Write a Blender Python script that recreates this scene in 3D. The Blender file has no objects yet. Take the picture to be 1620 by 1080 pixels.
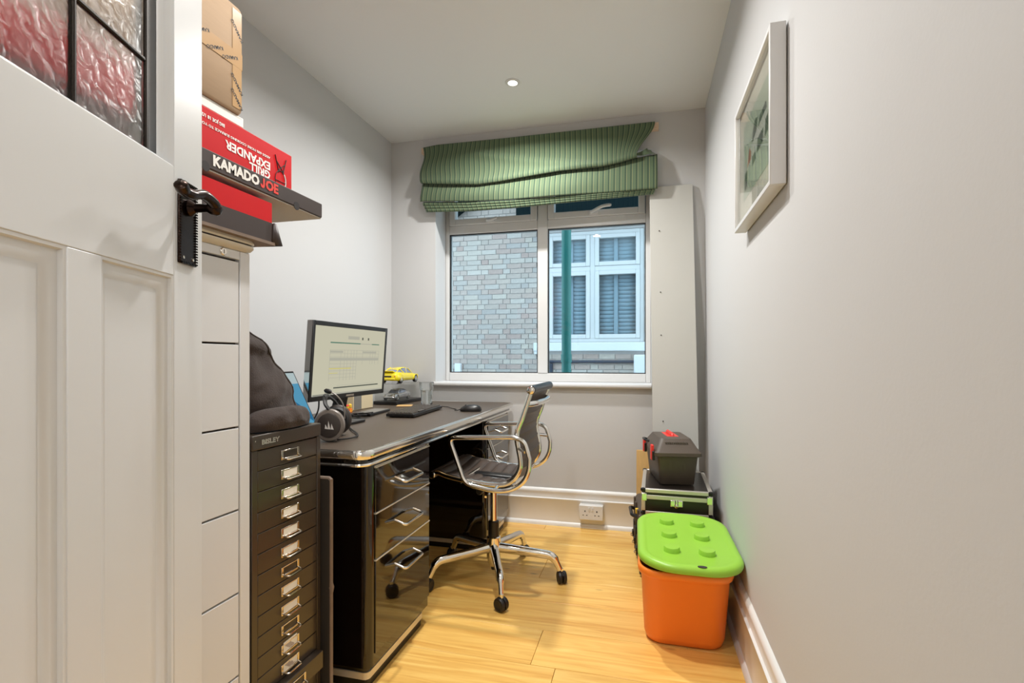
import bpy, bmesh, math, random
import numpy as np
from mathutils import Matrix, Vector
random.seed(7)
R = math.radians
scene = bpy.context.scene
col = scene.collection

# ------------------------------------------------------------------ camera, world, exposure
F, YAW, HOR, EYE = 815.14, .251585, 567.31, 1.05      # focal length in px of a 1620 px wide frame, yaw, horizon row, eye height
cam = bpy.data.cameras.new('camera'); cam.sensor_width = 36; cam.lens = 36 * F / 1620
cam.shift_y = (HOR - 540) / 1620; cam.clip_start = .02
camo = bpy.data.objects.new('camera', cam); col.objects.link(camo)
camo.location = (0, 0, EYE); camo.rotation_euler = (R(90), 0, YAW); scene.camera = camo
world = bpy.data.worlds.new('overcast_sky'); scene.world = world; world.use_nodes = True
bg = world.node_tree.nodes['Background']; bg.inputs[0].default_value = (.70, .87, 1, 1); bg.inputs[1].default_value = 2.5
scene.view_settings.view_transform = 'Standard'; scene.view_settings.look = 'None'
scene.view_settings.gamma = 1; scene.view_settings.use_curve_mapping = False
scene.view_settings.exposure = 0.0
LAMP_W = 22          # one recessed downlight
LAMP_COL = (1, .985, .955)

CA, SA = math.cos(YAW), math.sin(YAW)
def at(px, py, x=None, y=None, z=None):
    """the room point seen at a pixel of the 1620x1080 frame, on the plane x=, y= or z="""
    r, s = (px - 810) / F, (HOR - py) / F
    d = (r * CA - SA, r * SA + CA, s)
    t = x / d[0] if x is not None else y / d[1] if y is not None else (z - EYE) / d[2]
    return Vector((t * d[0], t * d[1], EYE + t * d[2]))

XL, XR, YF, CZ = -1.691, .348, 3.236, 2.535            # left wall, right wall, far wall, ceiling

# ------------------------------------------------------------------ materials
def nodes(name):
    m = bpy.data.materials.new(name); m.use_nodes = True
    nt = m.node_tree; return m, nt, nt.nodes['Principled BSDF']
def lin(c):
    return tuple(((v / 255) / 12.92 if v / 255 <= .04045 else ((v / 255 + .055) / 1.055) ** 2.4) for v in c) + (1,)
def mat(name, c, rough=.5, metal=0., var=.04, scale=6., bump=0., bscale=60., coat=0., stretch=(1, 1, 1), spec=.5, rnd=0., sheen=0., emit=0.):
    m, nt, b = nodes(name); L = nt.links
    c = lin(c) if max(c) > 1 else tuple(c) + (1,)
    tc = nt.nodes.new('ShaderNodeTexCoord'); mp = nt.nodes.new('ShaderNodeMapping'); mp.inputs['Scale'].default_value = stretch
    L.new(tc.outputs['Object'], mp.inputs[0])
    nz = nt.nodes.new('ShaderNodeTexNoise'); nz.inputs['Scale'].default_value = scale; nz.inputs['Detail'].default_value = 5
    L.new(mp.outputs[0], nz.inputs['Vector'])
    mx = nt.nodes.new('ShaderNodeMix'); mx.data_type = 'RGBA'
    mx.inputs[6].default_value = tuple(v * (1 - var) for v in c[:3]) + (1,)
    mx.inputs[7].default_value = tuple(min(1, v * (1 + var)) for v in c[:3]) + (1,)
    L.new(nz.outputs['Fac'], mx.inputs[0]); out = mx.outputs[2]
    if rnd:
        oi = nt.nodes.new('ShaderNodeObjectInfo'); hs = nt.nodes.new('ShaderNodeHueSaturation')
        mr = nt.nodes.new('ShaderNodeMapRange'); mr.inputs[3].default_value = 1 - rnd; mr.inputs[4].default_value = 1 + rnd
        L.new(oi.outputs['Random'], mr.inputs[0]); L.new(mr.outputs[0], hs.inputs['Value']); L.new(out, hs.inputs['Color']); out = hs.outputs[0]
    L.new(out, b.inputs['Base Color'])
    b.inputs['Roughness'].default_value = rough; b.inputs['Metallic'].default_value = metal
    b.inputs['Coat Weight'].default_value = coat; b.inputs['Coat Roughness'].default_value = .03
    b.inputs['Specular IOR Level'].default_value = spec; b.inputs['Sheen Weight'].default_value = sheen
    if emit: L.new(out, b.inputs['Emission Color']); b.inputs['Emission Strength'].default_value = emit
    if bump:
        n2 = nt.nodes.new('ShaderNodeTexNoise'); n2.inputs['Scale'].default_value = bscale; n2.inputs['Detail'].default_value = 4
        L.new(mp.outputs[0], n2.inputs['Vector'])
        bp = nt.nodes.new('ShaderNodeBump'); bp.inputs['Strength'].default_value = bump; bp.inputs['Distance'].default_value = .004
        L.new(n2.outputs['Fac'], bp.inputs['Height']); L.new(bp.outputs[0], b.inputs['Normal'])
    return m
def oak(name):
    m, nt, b = nodes(name); L = nt.links
    tc = nt.nodes.new('ShaderNodeTexCoord'); mp = nt.nodes.new('ShaderNodeMapping'); mp.inputs['Scale'].default_value = (1.1, 14, 14)
    oi = nt.nodes.new('ShaderNodeObjectInfo'); ad = nt.nodes.new('ShaderNodeVectorMath'); ad.operation = 'ADD'
    sc = nt.nodes.new('ShaderNodeVectorMath'); sc.operation = 'SCALE'; sc.inputs['Scale'].default_value = 30
    cb = nt.nodes.new('ShaderNodeCombineXYZ')
    for i in range(3): L.new(oi.outputs['Random'], cb.inputs[i])
    L.new(cb.outputs[0], sc.inputs[0]); L.new(tc.outputs['Object'], ad.inputs[0]); L.new(sc.outputs[0], ad.inputs[1]); L.new(ad.outputs[0], mp.inputs[0])
    n1 = nt.nodes.new('ShaderNodeTexNoise'); n1.inputs['Scale'].default_value = 2.2; n1.inputs['Detail'].default_value = 8; n1.inputs['Distortion'].default_value = 1.1
    L.new(mp.outputs[0], n1.inputs['Vector'])
    cr = nt.nodes.new('ShaderNodeValToRGB'); e = cr.color_ramp.elements
    e[0].position = .25; e[0].color = lin((218, 160, 76)); e[1].position = .75; e[1].color = lin((247, 207, 122))
    k = e.new(.5); k.color = lin((237, 189, 102)); L.new(n1.outputs['Fac'], cr.inputs[0])
    # knots
    m2 = nt.nodes.new('ShaderNodeMapping'); m2.inputs['Scale'].default_value = (2.2, 5.5, 1); L.new(ad.outputs[0], m2.inputs[0])
    vo = nt.nodes.new('ShaderNodeTexVoronoi'); vo.inputs['Scale'].default_value = 1.3; L.new(m2.outputs[0], vo.inputs['Vector'])
    kr = nt.nodes.new('ShaderNodeMapRange'); kr.inputs[1].default_value = .02; kr.inputs[2].default_value = .075; kr.inputs[3].default_value = .55; kr.inputs[4].default_value = 0
    L.new(vo.outputs['Distance'], kr.inputs[0])
    mk = nt.nodes.new('ShaderNodeMix'); mk.data_type = 'RGBA'; mk.inputs[7].default_value = lin((96, 58, 26))
    L.new(kr.outputs[0], mk.inputs[0]); L.new(cr.outputs[0], mk.inputs[6])
    hs = nt.nodes.new('ShaderNodeHueSaturation'); mr = nt.nodes.new('ShaderNodeMapRange'); mr.inputs[3].default_value = .93; mr.inputs[4].default_value = 1.06
    L.new(oi.outputs['Random'], mr.inputs[0]); L.new(mr.outputs[0], hs.inputs['Value']); L.new(mk.outputs[2], hs.inputs['Color'])
    L.new(hs.outputs[0], b.inputs['Base Color']); b.inputs['Roughness'].default_value = .33
    bp = nt.nodes.new('ShaderNodeBump'); bp.inputs['Strength'].default_value = .08; bp.inputs['Distance'].default_value = .003
    L.new(n1.outputs['Fac'], bp.inputs['Height']); L.new(bp.outputs[0], b.inputs['Normal'])
    return m
def brick_mat(name):
    m, nt, b = nodes(name); L = nt.links
    oi = nt.nodes.new('ShaderNodeObjectInfo'); cr = nt.nodes.new('ShaderNodeValToRGB'); cr.color_ramp.interpolation = 'LINEAR'
    e = cr.color_ramp.elements; e[0].color = lin((193, 181, 171)); e[1].color = lin((212, 202, 192)); e[1].position = 1
    for p, c in ((.2, (202, 186, 176)), (.4, (191, 168, 159)), (.6, (210, 199, 187)), (.8, (184, 177, 173))): k = e.new(p); k.color = lin(c)
    tc = nt.nodes.new('ShaderNodeTexCoord'); nz = nt.nodes.new('ShaderNodeTexNoise'); nz.inputs['Scale'].default_value = 22; nz.inputs['Detail'].default_value = 6
    L.new(tc.outputs['Object'], nz.inputs['Vector']); L.new(oi.outputs['Random'], cr.inputs[0])
    mx = nt.nodes.new('ShaderNodeMix'); mx.data_type = 'RGBA'; mx.blend_type = 'MULTIPLY'; mx.inputs[0].default_value = .3
    L.new(cr.outputs[0], mx.inputs[6]); L.new(nz.outputs['Fac'], mx.inputs[7]); L.new(mx.outputs[2], b.inputs['Base Color'])
    b.inputs['Roughness'].default_value = .9
    bp = nt.nodes.new('ShaderNodeBump'); bp.inputs['Strength'].default_value = .5; bp.inputs['Distance'].default_value = .01
    L.new(nz.outputs['Fac'], bp.inputs['Height']); L.new(bp.outputs[0], b.inputs['Normal'])
    return m
def pane_mat(name, tint=(.93, .97, .98), refl=1.0):
    """clear sheet of glass: straight through, plus the mirror reflection of a glass face"""
    m = bpy.data.materials.new(name); m.use_nodes = True; nt = m.node_tree; nt.nodes.clear(); L = nt.links
    o = nt.nodes.new('ShaderNodeOutputMaterial'); t = nt.nodes.new('ShaderNodeBsdfTransparent'); t.inputs[0].default_value = tint + (1,)
    g = nt.nodes.new('ShaderNodeBsdfGlossy'); g.inputs['Roughness'].default_value = .003
    fr = nt.nodes.new('ShaderNodeFresnel'); fr.inputs['IOR'].default_value = 1.45
    ge = nt.nodes.new('ShaderNodeNewGeometry'); mr = nt.nodes.new('ShaderNodeMapRange'); mr.inputs[3].default_value = 1.45; mr.inputs[4].default_value = 1 / 1.45
    L.new(ge.outputs['Backfacing'], mr.inputs[0]); L.new(mr.outputs[0], fr.inputs['IOR'])
    mu = nt.nodes.new('ShaderNodeMath'); mu.operation = 'MULTIPLY'; mu.inputs[1].default_value = refl
    mx = nt.nodes.new('ShaderNodeMixShader'); L.new(fr.outputs[0], mu.inputs[0]); L.new(mu.outputs[0], mx.inputs[0])
    L.new(t.outputs[0], mx.inputs[1]); L.new(g.outputs[0], mx.inputs[2]); L.new(mx.outputs[0], o.inputs[0])
    return m
def glass_mat(name, c=(1, 1, 1), ior=1.45, rough=0., bump=0., bscale=30.):
    m, nt, b = nodes(name); L = nt.links
    b.inputs['Base Color'].default_value = c + (1,); b.inputs['Transmission Weight'].default_value = 1
    b.inputs['Roughness'].default_value = rough; b.inputs['IOR'].default_value = ior
    if bump: b.inputs['Specular IOR Level'].default_value = .3
    if bump:
        tc = nt.nodes.new('ShaderNodeTexCoord'); nz = nt.nodes.new('ShaderNodeTexNoise'); nz.inputs['Scale'].default_value = bscale
        nz.inputs['Detail'].default_value = 1.5; nz.inputs['Distortion'].default_value = .6
        L.new(tc.outputs['Object'], nz.inputs['Vector'])
        bp = nt.nodes.new('ShaderNodeBump'); bp.inputs['Strength'].default_value = bump; bp.inputs['Distance'].default_value = .012
        L.new(nz.outputs['Fac'], bp.inputs['Height']); L.new(bp.outputs[0], b.inputs['Normal'])
    return m
def stripe_mat(name):
    m, nt, b = nodes(name); L = nt.links
    uv = nt.nodes.new('ShaderNodeUVMap'); sp = nt.nodes.new('ShaderNodeSeparateXYZ'); L.new(uv.outputs[0], sp.inputs[0])
    mu = nt.nodes.new('ShaderNodeMath'); mu.operation = 'MULTIPLY'; mu.inputs[1].default_value = 46; L.new(sp.outputs[0], mu.inputs[0])
    fr = nt.nodes.new('ShaderNodeMath'); fr.operation = 'FRACT'; L.new(mu.outputs[0], fr.inputs[0])
    cr = nt.nodes.new('ShaderNodeValToRGB'); cr.color_ramp.interpolation = 'CONSTANT'; e = cr.color_ramp.elements
    base = lin((88, 106, 78)); dk = lin((40, 62, 50)); pale = lin((132, 134, 94)); base2 = lin((82, 102, 78))
    e[0].position = 0; e[0].color = base; e[1].position = .26; e[1].color = dk
    for p, c in ((.40, base2), (.56, pale), (.66, base2), (.84, base)): k = e.new(p); k.color = c
    L.new(fr.outputs[0], cr.inputs[0]); L.new(cr.outputs[0], b.inputs['Base Color']); b.inputs['Roughness'].default_value = .85
    b.inputs['Sheen Weight'].default_value = .2
    nz = nt.nodes.new('ShaderNodeTexNoise'); nz.inputs['Scale'].default_value = 900; tc = nt.nodes.new('ShaderNodeTexCoord'); L.new(tc.outputs['Object'], nz.inputs['Vector'])
    bp = nt.nodes.new('ShaderNodeBump'); bp.inputs['Strength'].default_value = .15; bp.inputs['Distance'].default_value = .001
    L.new(nz.outputs['Fac'], bp.inputs['Height']); L.new(bp.outputs[0], b.inputs['Normal'])
    return m
def emit_mat(name, c, s):
    m = bpy.data.materials.new(name); m.use_nodes = True; nt = m.node_tree; nt.nodes.clear()
    o = nt.nodes.new('ShaderNodeOutputMaterial'); e = nt.nodes.new('ShaderNodeEmission')
    e.inputs[0].default_value = lin(c) if max(c) > 1 else tuple(c) + (1,); e.inputs[1].default_value = s
    nt.links.new(e.outputs[0], o.inputs[0]); return m

M = dict(
    wall=mat('wall_paint', (200, 200, 200), .75, var=.012, scale=2, bump=.05, bscale=120),
    ceil=mat('ceiling_paint', (228, 229, 229), .85, var=.012, scale=2),
    gloss=mat('white_gloss_paint', (208, 208, 208), .32, var=.012, scale=3, bump=.03, bscale=25),
    skirt=mat('white_skirting_paint', (232, 231, 228), .35, var=.012), upvc=mat('white_upvc', (214, 214, 213), .3, var=.01),
    oak=oak('oak_plank'), subfloor=mat('dark_subfloor', (70, 48, 28), .9),
    bronze=mat('aged_bronze', (54, 42, 37), .26, 1., var=.25, scale=40),
    lead=mat('dark_lead_came', (52, 46, 42), .45, .8, var=.2, scale=40),
    dglass=glass_mat('hammered_glass', (.84, .82, .78), 1.22, .28, .22, 55),
    window=pane_mat('window_glass', (.90, .96, .98), 1.0), clear=pane_mat('picture_glass', (.97, .98, .97), 1.3), acrylic=pane_mat('acrylic', (.97, .97, .96), .9),
    drink=glass_mat('tumbler_glass', (.98, 1, 1), 1.45), water=glass_mat('water', (.98, 1, 1), 1.33),
    brick=brick_mat('pale_brick'), mortar=mat('mortar', (186, 182, 180), .95, var=.12, scale=20), revealb=mat('outer_reveal', (120, 118, 112), .9, var=.15, scale=10),
    stone=mat('painted_stone_sill', (226, 228, 230), .7, var=.05), teal=mat('teal_pipe_paint', (34, 122, 116), .35, var=.08, scale=8),
    tealdark=mat('dark_teal_soffit', (9, 24, 27), .8, var=.15, spec=.1), slate=mat('dark_cable', (50, 58, 74), .6), path=mat('concrete_path', (150, 150, 148), .9, var=.1),
    nglass=mat('neighbour_glass', (200, 210, 216), .5, var=.06, spec=.6), slat=mat('white_shutter', (168, 178, 186), .5),
    green=stripe_mat('striped_linen'), batten=mat('raw_batten', (214, 186, 160), .7, var=.1, stretch=(2, 20, 20)),
    board=mat('white_melamine', (190, 189, 183), .45, var=.01), hole=mat('screw_hole', (60, 56, 52), .8),
    cabw=mat('white_cabinet_enamel', (212, 212, 213), .32, var=.01), cabtop=mat('cream_cabinet_lip', (206, 196, 178), .35, var=.03), gap=mat('dark_gap', (52, 38, 30), .7),
    bis=mat('black_brown_enamel', (56, 46, 37), .30, var=.06, scale=3, coat=.15), chrome=mat('chrome', (238, 236, 232), .12, 1., var=.01), steel=mat('brushed_nickel', (214, 204, 190), .2, 1., var=.04, scale=30),
    card=mat('white_card', (236, 230, 218), .8, var=.03), ink=mat('printed_ink', (96, 60, 56), .8),
    trim=mat('satin_trim', (226, 220, 210), .32, .55, var=.02), lacq=mat('black_lacquer', (16, 9, 6), .05, var=.1, coat=.6, spec=.5), leather=mat('black_leather_top', (78, 66, 55), .42, var=.12, scale=9, bump=.25, bscale=220),
    sling=mat('dark_brown_leather', (72, 60, 52), .42, var=.14, scale=14, bump=.2, bscale=160), rubber=mat('black_rubber', (26, 22, 21), .45, var=.08), black=mat('black_plastic', (22, 20, 20), .35, var=.08), keycap=mat('grey_keycap', (66, 59, 53), .4, var=.06), matte=mat('matte_black_plastic', (30, 27, 26), .6, var=.1),
    portfolio=mat('grey_board', (48, 44, 41), .55, var=.1, scale=8), worn=mat('worn_board_edge', (124, 106, 92), .7, var=.3, scale=30),
    bag=mat('dark_canvas', (50, 37, 31), .85, var=.2, scale=10, bump=.4, bscale=260, sheen=.1),
    red=mat('red_print_card', (200, 16, 24), .42, var=.05, spec=.25), dark=mat('charcoal_print_card', (58, 46, 43), .5, var=.08, scale=12), redshade=mat('shaded_red_card', (120, 20, 24), .6),
    grey=mat('grey_card', (188, 182, 174), .8, var=.05), kraft=mat('brown_cardboard', (172, 144, 114), .8, var=.06, stretch=(1, 1, 12), scale=20), tape=mat('brown_parcel_tape', (190, 154, 112), .22, var=.07, scale=14),
    white=mat('white_print', (240, 236, 230), .6), redink=mat('red_print', (226, 62, 52), .5), blackink=mat('black_print', (34, 26, 24), .6),
    orange=mat('orange_plastic', (252, 136, 48), .36, var=.03, spec=.4), lime=mat('lime_plastic', (152, 204, 68), .34, var=.03, spec=.4),
    tool=mat('charcoal_plastic', (82, 71, 61), .5, var=.1, scale=20), toolred=mat('red_plastic', (226, 52, 42), .4), alu=mat('aluminium', (214, 208, 198), .42, .7, var=.04, stretch=(40, 1, 40)), casep=mat('black_case_panel', (34, 28, 24), .32, var=.08),
    pine=mat('pine_offcut', (206, 166, 104), .6, var=.15, scale=8, stretch=(10, 10, .6)), frame=mat('white_picture_frame', (216, 216, 216), .35, var=.01),
    mount=mat('cream_mount_board', (232, 226, 212), .8, var=.01), print=mat('pale_green_print', (186, 198, 178), .7, var=.08, scale=12), pdark=mat('dark_green_print', (66, 84, 70), .7, var=.2, scale=30), pred=mat('faded_red_print', (170, 84, 70), .7), pgrey=mat('silver_print', (204, 206, 196), .7, var=.1, scale=30),
    yellow=mat('yellow_car_paint', (238, 216, 22), .14, var=.02, coat=1.), silver=mat('silver_car_paint', (196, 196, 198), .2, .7), tyre=mat('tyre_rubber', (24, 22, 22), .7), carglass=mat('car_window', (120, 130, 150), .06, var=.1), lampred=mat('red_lamp', (196, 60, 30), .2),
    screen=emit_mat('screen_page', (226, 222, 196), .72), s_green=emit_mat('screen_green', (110, 150, 130), .7), s_grey=emit_mat('screen_grey', (204, 202, 184), .7), s_yel=emit_mat('screen_yellow', (230, 220, 140), .75), s_dark=emit_mat('screen_dark', (120, 124, 112), .6),
    t_blue=emit_mat('tablet_blue', (96, 168, 204), .75), t_pale=emit_mat('tablet_pale', (196, 214, 216), .75), t_deep=emit_mat('tablet_deep', (52, 124, 168), .7),
    cream=mat('cream_box', (214, 196, 160), .7), slab=mat('grey_slab', (120, 116, 110), .4), tan=mat('tan_coaster', (196, 160, 112), .8), skin=mat('toy_yellow', (240, 196, 60), .4), head=mat('headset_shell', (62, 54, 50), .45, var=.06), ring=mat('headset_trim', (128, 118, 110), .35, var=.05),
    lens=emit_mat('lamp_lens', (1., .93, .82), 30), socket=mat('white_socket', (222, 221, 218), .3, var=.01),
    hall=mat('hall_paint', (236, 234, 230), .8, var=.02),
)

# ------------------------------------------------------------------ geometry helpers
ROOT = {}                                              # object -> matrix of the thing it belongs to
class MB:
    def __init__(s): s.v = []; s.f = []; s.uv = None
    def add(s, vs, fs):
        o = len(s.v); s.v += [tuple(v) for v in vs]; s.f += [tuple(i + o for i in f) for f in fs]; return s
    def box(s, x0, x1, y0, y1, z0, z1):
        x0, x1 = min(x0, x1), max(x0, x1); y0, y1 = min(y0, y1), max(y0, y1); z0, z1 = min(z0, z1), max(z0, z1)
        return s.add([(x0, y0, z0), (x1, y0, z0), (x1, y1, z0), (x0, y1, z0), (x0, y0, z1), (x1, y0, z1), (x1, y1, z1), (x0, y1, z1)],
                     [(3, 2, 1, 0), (4, 5, 6, 7), (0, 1, 5, 4), (1, 2, 6, 5), (2, 3, 7, 6), (3, 0, 4, 7)])
    def prism(s, poly, axis, a, b):
        """polygon extruded along an axis: 'x' takes (y,z), 'y' takes (x,z), 'z' takes (x,y)"""
        def P(p, t): return {'x': (t, p[0], p[1]), 'y': (p[0], t, p[1]), 'z': (p[0], p[1], t)}[axis]
        n = len(poly); area = sum(poly[i][0] * poly[(i + 1) % n][1] - poly[(i + 1) % n][0] * poly[i][1] for i in range(n))
        if (area < 0) != (axis == 'y'): poly = poly[::-1]
        if a > b: a, b = b, a
        vs = [P(p, a) for p in poly] + [P(p, b) for p in poly]
        return s.add(vs, [tuple(range(n))[::-1], tuple(range(n, 2 * n))] + [(i, (i + 1) % n, n + (i + 1) % n, n + i) for i in range(n)])
    def tube(s, pts, r, n=10, closed=False, flat=1.):
        pts = [Vector(p) for p in pts]; k = len(pts); rs = r if isinstance(r, (list, tuple)) else [r] * k
        tan = []
        for i in range(k):
            a = pts[(i - 1) % k] if closed or i else pts[0]; b = pts[(i + 1) % k] if closed or i < k - 1 else pts[-1]
            tan.append((b - a).normalized())
        up = Vector((0, 0, 1)) if abs(tan[0].z) < .9 else Vector((1, 0, 0))
        nrm = (up - tan[0] * up.dot(tan[0])).normalized(); vs = []
        for i in range(k):
            nrm = (nrm - tan[i] * nrm.dot(tan[i])).normalized(); bi = tan[i].cross(nrm)
            for j in range(n):
                a = 2 * math.pi * j / n; vs.append(pts[i] + (nrm * math.cos(a) * flat + bi * math.sin(a)) * rs[i])
        fs = []
        for i in range(k if closed else k - 1):
            for j in range(n):
                a, b, c, d = i * n + j, i * n + (j + 1) % n, ((i + 1) % k) * n + (j + 1) % n, ((i + 1) % k) * n + j
                fs.append((a, b, c, d))
        if not closed: fs += [tuple(range(n))[::-1], tuple(range((k - 1) * n, k * n))]
        return s.add(vs, fs)
    def lathe(s, prof, c=(0, 0, 0), n=24, axis='z', mtx=None):
        k = len(prof); vs = []
        for r, h in prof:
            for j in range(n):
                a = 2 * math.pi * j / n; p = (r * math.cos(a), r * math.sin(a), h)
                if axis == 'x': p = (p[2], p[0], p[1])
                if axis == 'y': p = (p[1], p[2], p[0])
                p = Vector(p)
                if mtx: p = mtx @ p
                vs.append(p + Vector(c))
        fs = [(i * n + j, i * n + (j + 1) % n, (i + 1) * n + (j + 1) % n, (i + 1) * n + j) for i in range(k - 1) for j in range(n)]
        fs += [tuple(range(n))[::-1], tuple(range((k - 1) * n, k * n))]
        return s.add(vs, fs)
    def loft(s, rings, caps=True):
        n = len(rings[0]); vs = [p for r in rings for p in r]
        fs = [(i * n + j, i * n + (j + 1) % n, (i + 1) * n + (j + 1) % n, (i + 1) * n + j) for i in range(len(rings) - 1) for j in range(n)]
        if caps: fs += [tuple(range(n))[::-1], tuple(range((len(rings) - 1) * n, len(rings) * n))]
        return s.add(vs, fs)
    def grid(s, fn, nu, nv, uvs=False):
        vs = [fn(i / nu, j / nv) for j in range(nv + 1) for i in range(nu + 1)]
        fs = [(j * (nu + 1) + i, j * (nu + 1) + i + 1, (j + 1) * (nu + 1) + i + 1, (j + 1) * (nu + 1) + i) for j in range(nv) for i in range(nu)]
        if uvs: s.uv = (s.uv or []) + [(i / nu, j / nv) for j in range(nv + 1) for i in range(nu + 1)]
        return s.add(vs, fs)
    def build(s, name, m, parent=None, bevel=0., segs=2, local=False, solid=0., subsurf=0, angle=38):
        vs = s.v
        root = ROOT.get(parent)
        if root is not None and not local:
            inv = root.inverted(); vs = [tuple(inv @ Vector(v)) for v in vs]
        loc = Vector((0, 0, 0))
        if parent is None:                             # a thing that is one mesh: origin at its base
            a = np.array(vs); loc = Vector(((a[:, 0].min() + a[:, 0].max()) / 2, (a[:, 1].min() + a[:, 1].max()) / 2, a[:, 2].min()))
            vs = [tuple(Vector(v) - loc) for v in vs]
        me = bpy.data.meshes.new(name); me.from_pydata(vs, [], s.f)
        if s.uv:
            ul = me.uv_layers.new(name='UVMap')
            for l in me.loops: ul.data[l.index].uv = s.uv[l.vertex_index]
        bm = bmesh.new(); bm.from_mesh(me); bmesh.ops.recalc_face_normals(bm, faces=bm.faces) if not s.uv else None; bm.to_mesh(me); bm.free()
        for p in me.polygons: p.use_smooth = True
        me.set_sharp_from_angle(angle=R(angle)); me.materials.append(M[m] if isinstance(m, str) else m)
        o = bpy.data.objects.new(name, me); col.objects.link(o); o.location = loc
        if parent is not None: o.parent = parent; ROOT[o] = ROOT.get(parent, Matrix())
        else: ROOT[o] = Matrix.Translation(loc)
        if solid: d = o.modifiers.new('solidify', 'SOLIDIFY'); d.thickness = solid; d.offset = 0
        if bevel:
            b = o.modifiers.new('bevel', 'BEVEL'); b.width = bevel; b.segments = segs; b.limit_method = 'ANGLE'; b.angle_limit = R(40)
        if subsurf: d = o.modifiers.new('subsurf', 'SUBSURF'); d.levels = subsurf; d.render_levels = subsurf
        return o
def tag(o, label, cat=None, group=None, kind=None):
    o['label'] = label
    if cat: o['category'] = cat
    if group: o['group'] = group
    if kind: o['kind'] = kind
    return o
def thing(name, loc, label, cat=None, rz=0., group=None, kind=None, rot=None):
    o = bpy.data.objects.new(name, None); col.objects.link(o); o.empty_display_size = .05
    o.location = loc; o.rotation_euler = rot or (0, 0, rz)
    ROOT[o] = Matrix.Translation(Vector(loc)) @ o.rotation_euler.to_matrix().to_4x4()
    return tag(o, label, cat, group, kind)
def copy_tree(o, parent=None, offset=(0, 0, 0)):
    c = o.copy(); col.objects.link(c); c.parent = parent; c.location = o.location + Vector(offset); ROOT[c] = ROOT.get(parent, Matrix())
    for ch in list(o.children):
        d = ch.copy(); col.objects.link(d); d.parent = c; ROOT[d] = ROOT[c]
    return c
def rrect(hx, hy, r, z, cx=0., cy=0., k=6):
    pts = []
    for qx, qy, a0 in ((1, 1, 0), (-1, 1, 90), (-1, -1, 180), (1, -1, 270)):
        for i in range(k + 1):
            a = R(a0 + 90 * i / k); pts.append((cx + qx * (hx - r) + r * math.cos(a), cy + qy * (hy - r) + r * math.sin(a), z))
    return pts
def smooth(pts, n=6, closed=False):
    """Catmull-Rom through points"""
    P = [Vector(p) for p in pts]; out = []; k = len(P)
    for i in range(k if closed else k - 1):
        p0 = P[(i - 1) % k] if closed or i else P[0]; p1 = P[i]; p2 = P[(i + 1) % k]; p3 = P[(i + 2) % k] if closed or i + 2 < k else P[-1]
        for j in range(n):
            t = j / n; out.append(.5 * ((2 * p1) + (p2 - p0) * t + (2 * p0 - 5 * p1 + 4 * p2 - p3) * t * t + (3 * p1 - p0 - 3 * p2 + p3) * t ** 3))
    if not closed: out.append(P[-1])
    return out
def bend(pts, r, n=5):
    """polyline with its corners rounded"""
    P = [Vector(p) for p in pts]; out = [P[0]]
    for i in range(1, len(P) - 1):
        a, b, c = P[i - 1], P[i], P[i + 1]; u = (a - b); w = (c - b); d = min(r, u.length * .49, w.length * .49)
        s0, s1 = b + u.normalized() * d, b + w.normalized() * d
        for j in range(n + 1):
            t = j / n; out.append((1 - t) ** 2 * s0 + 2 * t * (1 - t) * b + t * t * s1)
    return out + [P[-1]]
TX = Matrix(((0, 0, 1), (1, 0, 0), (0, 1, 0)))          # lettering that faces +x
TXN = Matrix(((0, 1, 0), (-1, 0, 0), (0, 0, 1)))
def text(name, body, size, center, rot, m, parent, wide=1., bold=0., thick=.0006, space=1., align='CENTER', local=False):
    cu = bpy.data.curves.new('t', 'FONT'); cu.body = body; cu.size = size; cu.align_x = align; cu.align_y = 'CENTER'; cu.offset = bold; cu.extrude = thick / 2; cu.space_character = space; cu.resolution_u = 2
    t = bpy.data.objects.new('t', cu); col.objects.link(t)
    bpy.context.view_layer.update()
    dg = bpy.context.evaluated_depsgraph_get(); me = bpy.data.meshes.new_from_object(t.evaluated_get(dg))
    bpy.data.objects.remove(t); bpy.data.curves.remove(cu)
    inv = ROOT[parent].inverted() if not local else Matrix()
    rm = rot.to_3x3()
    for v in me.vertices:
        p = Vector((v.co.x * wide, v.co.y, v.co.z)); v.co = inv @ (rm @ p + Vector(center))
    me.name = name; me.materials.clear(); me.materials.append(M[m])
    o = bpy.data.objects.new(name, me); col.objects.link(o); o.parent = parent; ROOT[o] = ROOT[parent]
    return o

# ------------------------------------------------------------------ room shell
fl = MB().box(XL - .1, XR + 1.4, -1.5, YF + .3, -.12, -.016).build('floor', 'subfloor')
tag(fl, 'golden oak plank floor of the small office', 'floor', kind='structure')
seams = [-1.5] + [1.73 + .2325 * k for k in range(-13, 7)]
seams = sorted(set(round(s, 4) for s in seams)); seams = [s for s in seams if s < YF - .05] + [YF]
offs = {}
for i in range(len(seams) - 1):
    y0, y1 = seams[i], seams[i + 1]
    j = -.293 if abs(y1 - 1.73) < .01 else (-1.2 + .53 * i) % 1.7 - 1.5
    for a, b in ((XL - .02, j), (j, XR + (1.3 if y1 < -.05 else .01))):
        MB().box(a + .0006, b - .0006, y0 + .0007, y1 - .0007, -.016, 0).build('plank', 'oak', fl, bevel=.0012, segs=1)
tag(MB().box(XL - .1, XR + 1.4, -1.5, YF + .3, CZ, CZ + .1).build('ceiling', 'ceil'), 'plain white ceiling with one recessed downlight in view', 'ceiling', kind='structure')
tag(MB().box(XL - .1, XL, -1.5, YF + .3, -.05, CZ).build('wall_left', 'wall'), 'plain white wall behind the desk and cabinets', 'wall', kind='structure')
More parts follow.
